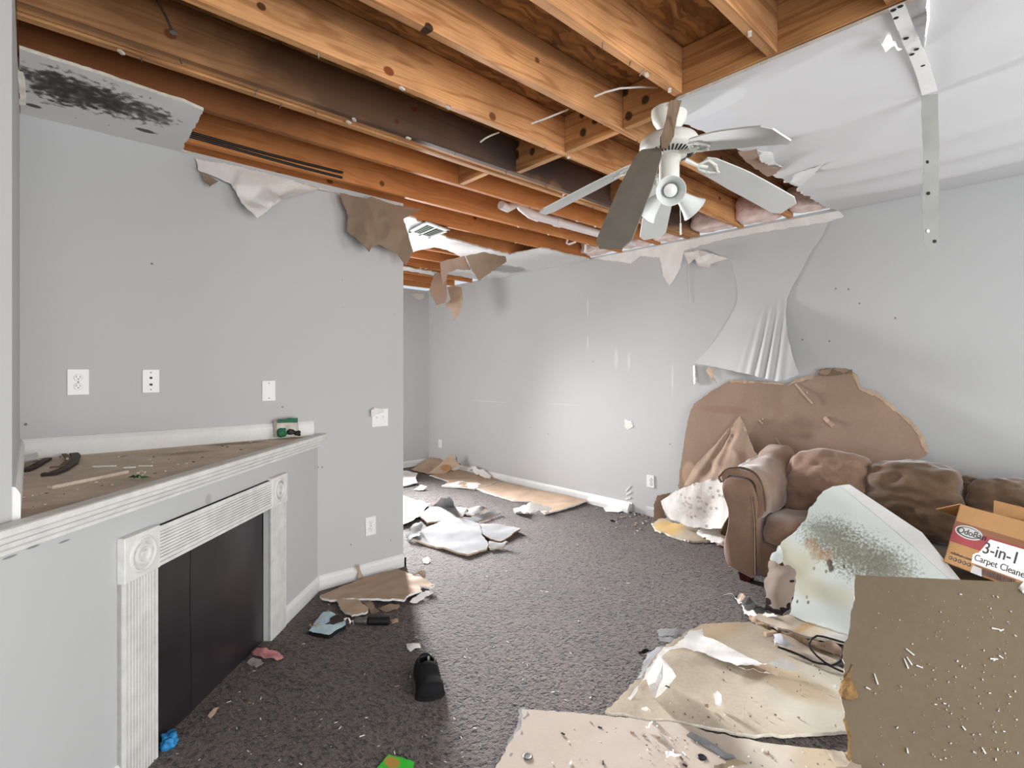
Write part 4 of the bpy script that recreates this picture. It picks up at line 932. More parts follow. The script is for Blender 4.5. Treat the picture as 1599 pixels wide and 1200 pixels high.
for i in range(26):
    y = rs.uniform(.3, 1.25); p = Vector((3.62+rs.uniform(-.02, .12), y, .80+rs.uniform(-.0, .01))); 
    if i > 14: p = Vector((rs.uniform(3.3, 3.55), rs.uniform(.3, .9), .44 if y > .78 else .40))
    b.box(-.006, .006, -.002, .002, 0, .003, mat=Matrix.Translation(p) @ Matrix.Rotation(rs.random()*3, 4, 'Z'))

# ------------------------------------------------------------------ brown board leaning behind the sofa
LB0 = Vector((3.975, 0, 0)); LBn = Vector((-1.37, 0, .135))
kb = own(M['kraft_pink'], 'pinkish_brown_board_paper')
z6 = lambda off, *pts: Z(2.666, 1000, 380, off, *pts)
lean = sheet('leaning_board', z6(0, (370, 572), (520, 578), (610, 590), (640, 572), (735, 555), (745, 527), (800, 522), (880, 527), (895, 545), (915, 605), (980, 625), (1060, 690), (1130, 750), (1165, 790), (1195, 850), (1195, 880), (1130, 915, 0, 0)) + [(1424, 722, 0, 0), (1424, 790, 0, 0), (1300, 800, 0, 0), (1120, 880, 0, 0)] + z6(0, (155, 1010), (165, 940), (185, 800), (205, 710), (222, 668), (300, 612)),
             LB0, LBn, thick=.012, mats=[kb, M['ceiling'], M['gypsum']], jag=.006, res=.04, seed=61, wrinkle=(.006, 3.), minz=.004)
tag(lean, 'large torn brown-paper wall board leaning against the right wall behind the sofa', 'wall board')
def lb(px, py): return onp(px, py, LB0, LBn)
stain_tint(kb, lean, [(lb(1245, 665), (.1, .13, .06), lin((112, 90, 78)), .5, 9., .9, 1.2), (lb(1258, 682), (.1, .06, .03), lin((104, 84, 72)), .5, 12., .8, 1.2), (lb(1215, 625), (.1, .03, .18), lin((138, 114, 98)), .5, 8., .5, 1.2),
                 (lb(1310, 620), (.1, .16, .08), lin((136, 112, 98)), .5, 8., .6, 1.3), (lb(1075, 740), (.1, .06, .10), lin((196, 164, 136)), .7, 8., .3, .3), (lb(1130, 640), (.1, .2, .03), lin((138, 112, 95)), .6, 8., .3, .6)])
sheet('torn_rim', z6(.004, (745, 527), (800, 521), (882, 526), (880, 545), (830, 548), (770, 553), (740, 552)), LB0, LBn, thick=.004, mats=M['kraft'], jag=.006, res=.02, seed=62, parent=lean, wrinkle=(.006, 30.))
sheet('torn_rim', z6(.004, (880, 540), (900, 545), (918, 600), (985, 622), (1065, 688), (1135, 746), (1172, 790), (1198, 850), (1196, 880), (1175, 850), (1150, 790), (1125, 756), (1055, 700), (975, 634), (912, 612)), LB0, LBn, thick=.004, mats=M['kraft_tan'], jag=.006, res=.02, seed=63, parent=lean, wrinkle=(.006, 30.))
sheet('torn_rim', z6(.004, (365, 570), (520, 575), (615, 588), (650, 562), (720, 548), (715, 566), (650, 580), (620, 592), (510, 584), (375, 580)), LB0, LBn, thick=.004, mats=M['kraft_tan'], jag=.006, res=.02, seed=64, parent=lean, wrinkle=(.006, 30.))
for k, (x0, y0, x1, y1, wd) in enumerate(((645, 585, 718, 668, 8), (565, 810, 600, 860, 7), (765, 725, 805, 762, 16), (495, 735, 512, 752, 8))):
    q0, q1 = lb(1000+x0/2.666, 380+y0/2.666), lb(1000+x1/2.666, 380+y1/2.666); nn_ = LBn.normalized()
    ribbon('paper_tear', [q0+nn_*.004, q0.lerp(q1, .5)+nn_*.018, q1+nn_*.012], wd/2.666/822*3.6, .002, M['kraft_tan'], lean, up=nn_)
for x, y in ((698, 623), (512, 733), (605, 857)):
    q = lb(1000+x/2.666, 380+y/2.666); B().lathe([(.002, 0), (.002, .012), (.006, .013), (.006, .016), (0, .017)], q, LBn, 10).build('nail', M['silver'], lean)
# folded-over triangular flap and its crumbling white foot
def pleat(p):
    a_ = lb(1155, 650); u = math.atan2(p.y-a_.y, a_.z-p.z); r_ = math.hypot(p.y-a_.y, a_.z-p.z)
    return .010*min(1, r_/.2)*math.sin(u*26)*math.exp(-((u-.42)/.22)**2)
fold = sheet('folded_board', z6(0, (413, 718, .03, .2), (430, 760, .05), (468, 850, .08), (487, 885, .09), (470, 940, .11), (400, 955, .12), (345, 975, .12), (270, 995, .11), (180, 1012, .09), (225, 925, .05, .3), (320, 830, .04, .3)),
             LB0, LBn, inner=z6(0, (380, 850, .085), (352, 860, .055), (400, 880, .10), (330, 920, .085), (300, 950, .06), (440, 880, .085), (410, 790, .065), (392, 800, .035)), thick=.004, mats=[plain('creased_kraft_paper', lin((158, 136, 119)), .85, .08, 6., .05, 120., .15, fine=.03), M['pale'], M['pale']], jag=.006, res=.016, seed=65, wrinkle=(.003, 8.), crease=True, func=pleat)
tag(fold, 'creased triangular tan paper flap folded over in front of the leaning brown board', 'paper flap')
sheet('torn_rim', z6(0, (487, 885, .10), (470, 942, .12), (440, 950, .13), (400, 960, .135), (345, 978, .135), (400, 935, .125), (440, 905, .11)), LB0, LBn, thick=.006, mats=M['pale'], jag=.008, res=.02, seed=66, parent=fold, wrinkle=(.012, 20.))
# spotted white panel and yellowed piece at the sofa's foot
SP0 = Vector((3.80, 0, 0)); SPn = Vector((-1, 0, .25))
sm = own(M['pale'], 'spotted_white_paper')
z7 = lambda off, *pts: Z(2.666, 1000, 650, off, *pts)
spot = sheet('spotted_panel', z7(0, (85, 355, .0), (150, 310, .02), (250, 275, .02), (350, 245, .0), (372, 290, .02), (380, 345, .05), (365, 420, .06), (340, 468, .04), (280, 470, .0), (200, 460, .0), (120, 425, -.01), (95, 385, -.01)),
             SP0, SPn, inner=z7(0, (240, 350, .03), (300, 420, .02)), thick=.006, mats=[sm, M['kraft'], M['gypsum']], jag=.006, res=.03, seed=71, wrinkle=(.012, 6.))
tag(spot, 'white drywall panel speckled with grey mould spots propped beside the sofa arm', 'drywall panel')
def spx(px, py): return onp(px, py, SP0, SPn)
rs = random.Random(4)
stain_tint(sm, spot, [(spx(1000+x/2.666, 650+y/2.666), (.2, .013, .011), lin((150, 134, 124)), .7, 70., .35, .35) for x, y in [(rs.gauss(245, 60), rs.gauss(365, 42)) for _ in range(30)]]+[(spx(1000+235/2.666, 650+360/2.666), (.15, .15, .12), lin((196, 184, 174)), .45, 40., .9, .3)])
yf = own(M['beige'], 'yellowed_drywall')
yel = sheet('plasterboard_piece', z7(.02, (45, 445, .03), (90, 425, .05), (200, 460, .06), (330, 475, .05), (372, 500, .03), (372, 520, .02), (270, 520, .015), (200, 522, .015), (110, 490, .015), (60, 470, .02)), FLOOR0, (0, 0, 1), thick=.014, mats=[yf, M['kraft_tan'], M['gypsum']], jag=.01, res=.03, seed=72, wrinkle=(.01, 9.), minz=.001)
tag(yel, 'yellowed wet drywall piece on the carpet under the spotted panel', 'drywall piece')
stain_tint(yf, yel, [(onz(1045, 830, 0), (.3, .12, .2), lin((206, 170, 104)), .8, 7., .4, .6)])
tag(sheet('kraft_scrap', z7(0, (48, 440, 0), (62, 350, 0), (70, 330, .0), (130, 318, .03), (85, 355, .03), (95, 385, .02), (110, 425, .03), (70, 430, .02)), ond(1026, 800, 4.55), -FW, thick=.004, mats=M['kraft_pink'], jag=.008, res=.03, seed=73, wrinkle=(.01, 9.)), 'brown torn board edge standing at the left of the spotted panel', 'board scrap')
tag(sheet('crumpled_paper', z7(.03, (225, 480, .03), (260, 465, .08), (310, 470, .06), (345, 495, .07), (370, 510, .05), (368, 535, .02), (330, 530, .05), (285, 520, .02), (240, 505, .02)), FLOOR0, (0, 0, 1), thick=.002, mats=M['pale'], jag=.01, res=.025, seed=74, wrinkle=(.025, 14.), minz=.002), 'crumpled whitish paper on the carpet by the sofa foot', 'paper scrap')
tag(sheet('kraft_scrap', z7(.0, (372, 345, 0), (385, 380, 0), (372, 470, 0), (350, 505, 0), (335, 490, .02), (362, 420, .02)), ond(1136, 800, 4.05), -FW, thick=.006, mats=M['kraft'], jag=.006, res=.03, seed=75), 'narrow dark brown board strip standing between spotted panel and sofa arm', 'board scrap')

# ------------------------------------------------------------------ white mouldy slab leaning on the sofa
MS0 = Vector((2.95, 0, .004)); MSn = Vector((-1, 0, .66))
ms = own(M['green_white'], 'mouldy_white_drywall_face')
slab = sheet('mouldy_slab', [(1285, 768), (1300, 760), (1327, 757, 0, 0), (1440, 832, 0, 0), (1500, 906, 0, 0), (1560, 985, 0, 0), (1440, 1045, 0, 0), (1328, 1001, 0, .3), (1232, 961), (1239, 935), (1242, 912), (1221, 876), (1214, 854), (1232, 838), (1259, 810), (1262, 797), (1272, 786)],
             MS0, MSn, thick=.0125, mats=[ms, M['kraft'], M['gypsum']], jag=.008, res=.035, seed=81, wrinkle=(.006, 3.), minz=.002)
tag(slab, 'large white drywall slab with a cloud of grey-green mould leaning on the sofa front', 'drywall slab')
def msp(px, py): return onp(px, py, MS0, MSn)
gm = lin((112, 112, 92))
sp = [(msp(x, y), (.09, r*1.1, r*.85), gm, s_*.95, 90., 1.3, .9) for x, y, r, s_ in ((1290, 835, .10, .62), (1310, 850, .12, .6), (1340, 868, .12, .6), (1365, 880, .12, .6), (1385, 890, .09, .5))]
sp += [(msp(x, y), (.03, .035, .035), lin((158, 120, 84)), .6, 50., .7, .5) for x, y in ((1267, 850), (1275, 866), (1290, 868))]
sp += [(msp(x, y), (.02, .014, .018), lin((62, 52, 40)), .9, 60., .6, .5) for x, y in ((1295, 880), (1298, 888))]
sp += [(msp(x, y), (.02, .006, .008), lin((62, 52, 40)), .8, 60., .6, .5) for x, y in ((1271, 888), (1318, 885), (1260, 933), (1262, 941), (1245, 940), (1290, 893))]
sp += [(msp(1230, 880), (.10, .16, .12), lin((196, 190, 158)), .7, 6., .4, .8), (msp(1265, 918), (.1, .2, .05), lin((204, 202, 176)), .7, 6., .4, .8)]
stain_tint(ms, slab, sp)
es = sheet('edge_strip', [(1312, 758.5, .004, 0), (1327, 757, .004, 0), (1440, 832, .004, 0), (1500, 906, .004, 0), (1482, 904, .004, 0), (1420, 848, .004, 0)], MS0, MSn, thick=.003, mats=M['white'], jag=0, res=.05, parent=slab)
z4b = lambda off, *pts: Z(5.217, 1130, 850, off, *pts)
cr = sheet('torn_corner', z4b(0, (375, 130, .03), (420, 140, .04), (470, 180, .03), (520, 170, .02), (580, 205, .02), (592, 240, .02), (578, 380, .03), (545, 520, .03), (480, 590, .03), (400, 575, .02), (335, 530, .01), (345, 420, .04), (330, 300, .06), (355, 240, .05)), MS0, MSn, inner=z4b(0, (440, 380, .07), (520, 260, .05)), thick=.003, mats=[own(M['kraft_tan'], 'mouldy_torn_paper'), M['pale'], M['gypsum']], jag=.007, res=.02, seed=82, parent=slab, wrinkle=(.006, 9.))
cmx = cr.data.materials[0]; nb0 = ST[cmx.name]
nt = cmx.node_tree; o2 = mixc(nt, .8, nb0[0], lin((148, 136, 128))); nt.links.new(o2, nb0[1].inputs['Base Color']); ST[cmx.name] = (o2, nb0[1])
bkc = lin((24, 20, 20))
def mspo(x, y): return onp(1130+x/5.217, 850+y/5.217, MS0+MSn.normalized()*.03, MSn)
stain_tint(cmx, cr, [(mspo(x, y), (.05, a, c), bkc, .95, 30., .35, .15) for x, y, a, c in ((350, 525, .03, .016), (400, 548, .03, .012), (450, 552, .03, .012), (500, 535, .025, .012), (535, 505, .012, .018), (362, 470, .02, .018), (560, 300, .010, .006))])
sheet('torn_corner', z4b(0, (375, 125, .02), (385, 90, .01), (430, 60, .0), (450, 10, 0), (478, 60, .0), (470, 150, .01), (440, 170, .02)), MS0, MSn, thick=.003, mats=M['green_white'], jag=.007, res=.02, seed=83, parent=slab, wrinkle=(.008, 20.))
# mould-black scrap in front of it
bs = own(M['pale'], 'mould_blackened_paper')
sc_ = sheet('mouldy_scrap', z4b(0, (0, 400, .03), (70, 395, .05), (140, 395, .06), (190, 425, .07), (260, 490, .06), (330, 530, .05), (440, 580, .05), (300, 600, .03), (215, 600, .02), (180, 560, .02), (130, 480, .02), (60, 415, .02)), FLOOR0, (0, 0, 1), thick=.004, mats=[bs, M['gypsum'], M['pale']], jag=.008, res=.02, seed=84, wrinkle=(.012, 14.), minz=.002)
tag(sc_, 'curled paper scrap blackened by mould on the carpet before the white slab', 'paper scrap')
def z4f(x, y): return onz(1130+x/5.217, 850+y/5.217, .04)
stain_tint(bs, sc_, [(z4f(x, y), (a, a, .1), bkc, .95, 26., .4, .15) for x, y, a in ((120, 415, .03), (200, 470, .05), (245, 510, .045), (290, 545, .03), (370, 560, .02))]+[(z4f(150, 440), (.03, .03, .1), lin((165, 140, 120)), .7, 20., .2, .3)])

# ------------------------------------------------------------------ cardboard box on the sofa
BLc = ond(1473, 878, 2.50)
bdir = -(FW*1. - RT*.177).normalized(); bdir = Vector((bdir.x, bdir.y, -.02)).normalized()
up0 = UP - bdir*UP.dot(bdir); up0.normalize(); nrm0 = bdir.cross(up0)
if nrm0.dot(EYE-BLc) < 0: nrm0 = -nrm0
tilt = math.radians(18); bup = (up0*math.cos(tilt)-nrm0*math.sin(tilt)).normalized(); bn = (nrm0*math.cos(tilt)+up0*math.sin(tilt)).normalized()
BM = Matrix(((bdir.x, bup.x, bn.x, BLc.x), (bdir.y, bup.y, bn.y, BLc.y), (bdir.z, bup.z, bn.z, BLc.z), (0, 0, 0, 1)))
BW, BH, BD, T_ = .46, .285, .18, .004
box = thing('cardboard_box', 'open printed cardboard carton lying tilted on the sofa', 'box', (3.32, .2, .36))
def bb(name, w0, w1, h0, h1, d0, d1, mat, parent=None): return B().box(w0, w1, h0, h1, d0, d1, mat=BM).build(name, mat, parent or box)
side_f = bb('front_panel', 0, BW, 0, BH, -T_, 0, M['card'])
bb('back_panel', 0, BW, 0, BH, -BD, -BD+T_, M['card']); bb('side_panel', 0, T_, 0, BH, -BD, 0, M['card']); bb('side_panel', BW-T_, BW, 0, BH, -BD, 0, M['card']); bb('bottom_panel', 0, BW, 0, T_, -BD, 0, M['card_dark'])
def flap(name, q, mat):
    q = [BM @ Vector(v) for v in q]; n_ = (q[1]-q[0]).cross(q[2]-q[0]).normalized()*T_
    return B().add(q+[v+n_ for v in q], [(0, 1, 2, 3), (7, 6, 5, 4), (0, 4, 5, 1), (1, 5, 6, 2), (2, 6, 7, 3), (3, 7, 4, 0)]).build(name, mat, box)
flap('top_flap', [(0, BH, 0), (0, BH, -BD), (-.11, BH-.055, -BD-.0), (-.11, BH-.055, -.01)], M['card'])
flap('top_flap', [(.02, BH, -BD), (BW, BH, -BD), (BW, BH+.07, -BD+.02), (.02, BH+.07, -BD+.02)], M['card'])
flap('top_flap', [(.16, BH-.005, -.005), (BW, BH-.005, -.005), (BW, BH-.02, -.11), (.16, BH-.02, -.11)], M['card'])
e_ = .0006
def prt(name, pts, mat, d=e_, parent=None):
    q = [BM @ Vector((x, y, d)) for x, y in pts]; k = len(q)
    return B().add(q+[v-bn*.0005 for v in q], [tuple(range(k)), tuple(range(k, 2*k))[::-1]]+[(i, k+i, k+(i+1) % k, (i+1) % k) for i in range(k)]).build(name, mat, parent or side_f)
prt('printed_band', [(0, .150), (BW, .150), (BW, .205), (0, .205)], M['card_dark'], e_*.6)
prt('printed_band', [(0, .105), (.17, .105), (.25, .128), (.25, .178), (0, .178)], M['red'])
prt('printed_band', [(.25, .10), (BW, .10), (BW, .178), (.25, .178)], M['red'], e_*.9)
def ell(cx_, cy_, a, b_, n=28): return [(cx_+a*math.cos(2*math.pi*i/n), cy_+b_*math.sin(2*math.pi*i/n)) for i in range(n)]
prt('logo_oval', ell(.072, .168, .062, .030), M['silver'], e_*1.4); prt('logo_oval', ell(.072, .168, .055, .024), M['ink'], e_*1.8); prt('logo_oval', ell(.074, .169, .051, .020), M['silver'], e_*2.2)
def text(name, s, x, y, h, mat, d, shear=0., wx=1., grow=0.):
    c = bpy.data.curves.new(name, 'FONT'); c.body = s; c.size = h*1.4; c.extrude = .0003; c.offset = grow; c.shear = shear
    o = bpy.data.objects.new(name, c); me = bpy.data.meshes.new_from_object(o); bpy.data.objects.remove(o); bpy.data.curves.remove(c)
    vs = [BM @ Vector((x+v.co.x*wx, y+v.co.y, d+v.co.z)) for v in me.vertices]; fs = [tuple(p.vertices) for p in me.polygons]; bpy.data.meshes.remove(me)
    return mk(name, vs, fs, mat, side_f)
text('lettering', 'OdoBan', .022, .156, .027, M['ink'], e_*3.2, .1, .98, .0003)
def backing(pts, d=e_*1.6): prt('white_backing', pts, M['inkwhite'], d)
backing([(.135, .094), (.16, .088), (.42, .088), (.42, .166), (.36, .172), (.165, .168), (.15, .130)]); backing([(.118, .044), (.455, .044), (.458, .094), (.13, .094), (.115, .08)], e_*1.7)
text('lettering', '3-in-', .146, .102, .052, M['ink'], e_*2.6, 0, .86, .0006); text('lettering', '1', .262, .102, .052, M['ink'], e_*2.6, 0, .86, .0006); text('lettering', 'Carpet Cleaner', .124, .058, .029, M['ink'], e_*2.6, 0, .84, .0002)
text('lettering', 'odoban.com', .020, .050, .013, M['ink'], e_*1.6, 0, 1.05, 0.)
for k in range(5):
    prt('social_icon', ell(.026+k*.021, .030, .0085, .0085, 16), M['ink'], e_*1.2); prt('social_icon', ell(.026+k*.021, .030, .0045, .0045, 12), M['card'], e_*1.8)
prt('barcode', [(.135, .006), (.30, .006), (.30, .040), (.135, .040)], M['card_dark'], e_); bc = B(); rs = random.Random(2); x = .14
while x < .295:
    wd = rs.choice((.001, .002, .003, .004)); q = [BM @ Vector((a, c, e_*2)) for a, c in ((x, .010), (x+wd, .010), (x+wd, .036), (x, .036))]; bc.add(q, [(0, 1, 2, 3)]); x += wd+rs.choice((.002, .003, .004))
bc.build('barcode_bars', M['ink'], side_f)
text('lettering', '9C9 6 C128 4', .30, .018, .014, M['ink'], e_*1.6, 0, 1., 0.)
prt('tape', [(.125, .0), (.175, .0), (.165, .034), (.128, .034)], M['silver'], e_*2.6)

# ------------------------------------------------------------------ brown slab in front on the right
FA, FB2, FC = ond(1335, 897, 2.08), ond(1599, 910, 1.86), ond(1325, 1200, 1.735)
Fn = (FB2-FA).cross(FC-FA).normalized()
if Fn.dot(EYE-FA) < 0: Fn = -Fn
hd = UP.cross(Fn).normalized(); 
if hd.dot(RT) < 0: hd = -hd
dn = -(UP-Fn*UP.dot(Fn)).normalized()
FCb = FC+dn*((FC.z-.003)/-dn.z); 
km = own(M['kraft'], 'water_marked_kraft_face')
FBb = FB2+(FB2-FA).normalized()*.18; FBot = FBb+dn*((FBb.z-.003)/-dn.z)
frs = sheet('front_slab', [(1335, 897, 0, .4), (1345, 899, 0, 0), (FB2, 0), (FBb, 0), (FBot, 0), FCb] + P(0, (1323, 1200), (1326, 1150), (1319, 1120), (1312, 1085), (1319, 1050), (1317, 1010), (1325, 990), (1328, 960), (1334, 930)), FA, Fn, thick=.0125, mats=[km, M['ceiling'], M['gypsum']], jag=.007, res=.03, seed=91, wrinkle=(.003, 3.), minz=.002)
tag(frs, 'large brown paper-faced drywall slab standing nearest on the right, flecked with white', 'drywall slab')
def fs_(px, py): return onp(px, py, FA, Fn)
go = plain('golden_torn_core', lin((138, 108, 68)), .9, .3, 40., .8, 60.)
sheet('torn_core', P(.006, (1332, 1038), (1328, 1062, .02), (1338, 1078, .012), (1340, 1090), (1331, 1094), (1318, 1092), (1309, 1080), (1314, 1064, .015), (1325, 1050)), FA, Fn, inner=[(1325, 1078, .022)], thick=.006, mats=go, jag=.004, res=.012, seed=92, parent=frs, wrinkle=(.010, 40.))
sheet('torn_core', P(.005, (1320, 1120), (1330, 1150), (1328, 1200), (1322, 1200), (1324, 1155), (1316, 1125)), FA, Fn, thick=.004, mats=go, jag=.004, res=.012, seed=93, parent=frs, wrinkle=(.006, 40.))
b = B(); rs = random.Random(77)
def chip(px, py, L, wd, an):
    c = fs_(px, py)+Fn*.0025; u = hd*math.cos(an)-dn*math.sin(an); v = u.cross(Fn)
    q = [c-u*L/2-v*wd/2, c+u*L/2-v*wd*.3, c+u*L/2+v*wd*.3, c-u*L/2+v*wd/2]
    b.add([x-Fn*.003 for x in q]+[x+Fn*.002 for x in q], [(0, 1, 2, 3)[::-1], (4, 5, 6, 7), (0, 1, 5, 4), (1, 2, 6, 5), (2, 3, 7, 6), (3, 0, 4, 7)])
for px, py, L, a in ((1421, 1019, .028, 2.5), (1415, 1037, .032, 1.9), (1420, 1033, .026, 2.1), (1436, 1042, .018, -.2), (1368, 1061, .034, 1.85), (1356, 1076, .014, -.3), (1417, 1173, .014, 1.7), (1505, 1138, .012, 2.2), (1555, 983, .022, 0), (1564, 985, .014, .6), (1552, 1030, .02, .2), (1563, 1027, .012, -.6), (1536, 1173, .016, 2)):
    chip(px, py, L, .0042, a)
for i in range(200):
    px = 1340+250*rs.random()**.6; py = rs.uniform(925, 1195); r = rs.choice((.0008, .001, .001, .0014, .0022, .003)); chip(px, py, r*rs.uniform(1, 2.4), r, rs.random()*3)
o = b.build('plaster_chips', M['inkwhite'], frs); o['kind'] = 'stuff'
tag(sheet('paper_scrap', [(1590, 918, .002), (1599, 908, .02), (1608, 912, .03), (1606, 928, .004), (1597, 926, .01)], FA, Fn, thick=.002, mats=M['pale'], jag=.005, res=.015, seed=94, wrinkle=(.006, 40.)), 'small torn white paper scrap on the top right edge of the front brown slab', 'paper scrap')

# ------------------------------------------------------------------ slabs lying on the carpet, right foreground
z2 = lambda off, *pts: Z(4.4417, 980, 960, off, *pts)
bg = own(M['beige'], 'stained_beige_face')
big = sheet('plasterboard_slab', [(945, 1112, .016), (975, 1082, .03), (1005, 1050, .05), (1018, 1030, .06), (1035, 1012, .06), (1058, 998, .05), (1075, 985, .05), (1100, 975, .04), (1170, 972, .03), (1205, 985, .02), (1250, 1008, .016), (1300, 1036, .016), (1335, 1056, .016), (1345, 1075, .016, 0), (1345, 1132, .018, .3), (1322, 1141, .02, .5), (1222, 1149, .02), (1140, 1143, .016), (1060, 1126, .016), (1000, 1120, .016)],
            FLOOR0, (0, 0, 1), inner=[(1100, 1040, .03), (1200, 1090, .02), (1080, 1085, .022), (1060, 1030, .05)], thick=.0125, mats=[bg, M['kraft_tan'], M['gypsum']], jag=.008, res=.035, seed=101, wrinkle=(.006, 4.), minz=.002)
tag(big, 'large arched beige drywall slab stained by water, lying on the carpet at right', 'drywall slab')
stain_tint(bg, big, [(onz(1290, 1100, 0), (.25, .25, .2), lin((198, 195, 180)), .75, 5., .5, .7), (onz(1240, 1075, 0), (.10, .16, .2), lin((166, 138, 102)), .6, 6., .4, .6), (onz(1120, 990, 0), (.20, .10, .2), lin((166, 142, 110)), .6, 7., .4, .7), (onz(1180, 1060, 0), (.1, .04, .2), lin((146, 122, 94)), .5, 12., .5, .5)])
tw = sheet('torn_paper', z2(0, (0, 580, 0.029), (100, 450, 0.059), (200, 300, 0.075), (250, 225, 0.081), (330, 215, 0.075), (370, 180, 0.071), (430, 120, 0.065), (520, 100, 0.061), (530, 150, 0.055), (590, 170, 0.053), (700, 230, 0.047), (850, 300, 0.041), (950, 340, 0.045), (1080, 310, 0.059), (1150, 335, 0.055), (1210, 395, 0.035), (1120, 385, 0.035), (940, 350, 0.035), (760, 355, 0.043), (620, 300, 0.047), (480, 250, 0.055), (400, 225, 0.069), (290, 240, 0.075), (225, 300, 0.071), (120, 450, 0.055), (20, 590, 0.031)), FLOOR0, (0, 0, 1), thick=.002, mats=M['pale'], jag=.006, res=.022, seed=102, parent=big, wrinkle=(.006, 16.), minz=.02)
tw2 = sheet('torn_paper', z2(0, (770, 365, .030), (870, 375, .034), (960, 395, .03), (1045, 425, .024), (960, 410, .024), (850, 385, .024)), FLOOR0, (0, 0, 1), thick=.0015, mats=M['pale'], jag=.003, res=.02, seed=103, parent=big, wrinkle=(.003, 20.), minz=.02)
for k, pp in enumerate((((205, 110, .02), (380, 95, .04), (480, 98, .045), (440, 140, .03), (330, 150, .03), (220, 150, .02)), ((210, 155, .015), (330, 165, .03), (360, 190, .03), (290, 200, .02), (225, 185, .015)))):
    tag(sheet('paper_scrap', z2(0, *pp), FLOOR0, (0, 0, 1), thick=.002, mats=M['greypaper'], jag=.008, res=.025, seed=104+k, wrinkle=(.008, 20.), minz=.002), ('upper frayed white paper layer at the far left corner of the beige slab', 'lower frayed white paper layer at the far left corner of the beige slab')[k], 'paper scrap')
tag(sheet('paper_scrap', z2(0, (135, 265, .012), (200, 235, .03), (240, 225, .045), (170, 340, .03), (100, 440, .025), (60, 450, .005), (110, 350, .005)), FLOOR0, (0, 0, 1), thick=.002, mats=M['greypaper'], jag=.010, res=.02, seed=106, wrinkle=(.008, 20.), minz=.002), 'frayed grey paper fringe along the left edge of the beige slab', 'paper scrap')
tag(sheet('dark_scrap', z2(0, (130, 235, .02), (190, 230, .03), (170, 250, .01), (80, 275, .004), (70, 260, .006)), FLOOR0, (0, 0, 1), thick=.003, mats=M['dark'], jag=.006, res=.02, seed=107, minz=.002), 'small black scrap on the carpet at the left edge of the beige slab', 'scrap')
fr = own(M['beige'], 'pinkish_stained_face'); nb0 = ST[fr.name]; nt = fr.node_tree
o2 = mixc(nt, .7, nb0[0], lin((176, 163, 153))); nt.links.new(o2, nb0[1].inputs['Base Color']); ST[fr.name] = (o2, nb0[1])
front = sheet('plasterboard_slab', [(815, 1109, .016), (880, 1112, .018), (945, 1119, .018), (1000, 1124, .018), (1060, 1130, .018), (1120, 1147, .018), (1180, 1157, .018), (1240, 1166, .018), (1290, 1172, .016), (1345, 1178, .016, 0), (1345, 1250, .016, 0), (900, 1300, .016, 0), (752, 1290, .016), (772, 1210, .016), (790, 1170, .016), (812, 1140, .016)], FLOOR0, (0, 0, 1), thick=.0125, mats=[fr, M['kraft_tan'], M['gypsum']], jag=.008, res=.04, seed=111, wrinkle=(.004, 4.), minz=.002)
tag(front, 'pinkish beige drywall slab with nail dimples at the bottom edge of the photo', 'drywall slab')
stain_tint(fr, front, [(onz(1200, 1180, 0), (.2, .08, .2), lin((198, 190, 176)), .7, 6., .5, .6), (onz(1290, 1185, 0), (.15, .08, .2), lin((188, 170, 136)), .6, 6., .4, .6), (onz(1000, 1150, 0), (.3, .1, .2), lin((186, 176, 167)), .5, 6., .4, .6)])
sheet('grey_rim', [(768, 1250, .006), (784, 1180, .006), (800, 1150, .008), (815, 1105, .010), (824, 1112, .018), (815, 1140, .018), (805, 1165, .018), (800, 1200, .018), (785, 1250, .018)], FLOOR0, (0, 0, 1), thick=.003, mats=M['greypaper'], jag=.010, res=.02, seed=112, parent=front, wrinkle=(.008, 20.), minz=.004)
for x, y, r in ((824, 1182, .017), (1096, 1183, .016)):
    B().lathe([(0, .0012), (r*.5, .0014), (r*.8, .0022), (r, .0)], onz(x, y, .019), UP, 16).build('nail_dimple', M['dark'] if x > 1000 else M['steel'], front)
b = B(); rs = random.Random(15)
for i in range(110):
    px, py = rs.uniform(830, 1330), rs.uniform(1120, 1198)
    if py < 1112+(px-815)*.14: continue
    r = rs.choice((.001, .0015, .0015, .002, .0045)); b.box(-r*1.6, r*1.6, -r*.5, r*.5, -.001, r*.7, m=rs.choice((0, 0, 1, 2)), mat=Matrix.Translation(onz(px, py, .019)) @ Matrix.Rotation(rs.random()*3, 4, 'Z'))
for i in range(60):
    px, py = rs.uniform(1000, 1320), rs.uniform(1020, 1135); r = rs.choice((.001, .0015, .0015, .0025)); b.box(-r*1.6, r*1.6, -r*.5, r*.5, -.004, r*.7, m=rs.choice((0, 1, 1, 2)), mat=Matrix.Translation(onz(px, py, .026)) @ Matrix.Rotation(rs.random()*3, 4, 'Z'))
tag(b.build('debris_crumbs', [M['pale'], M['splinter'], dkl]), 'plaster crumbs and splinters scattered over the beige slabs', 'crumbs', kind='stuff')
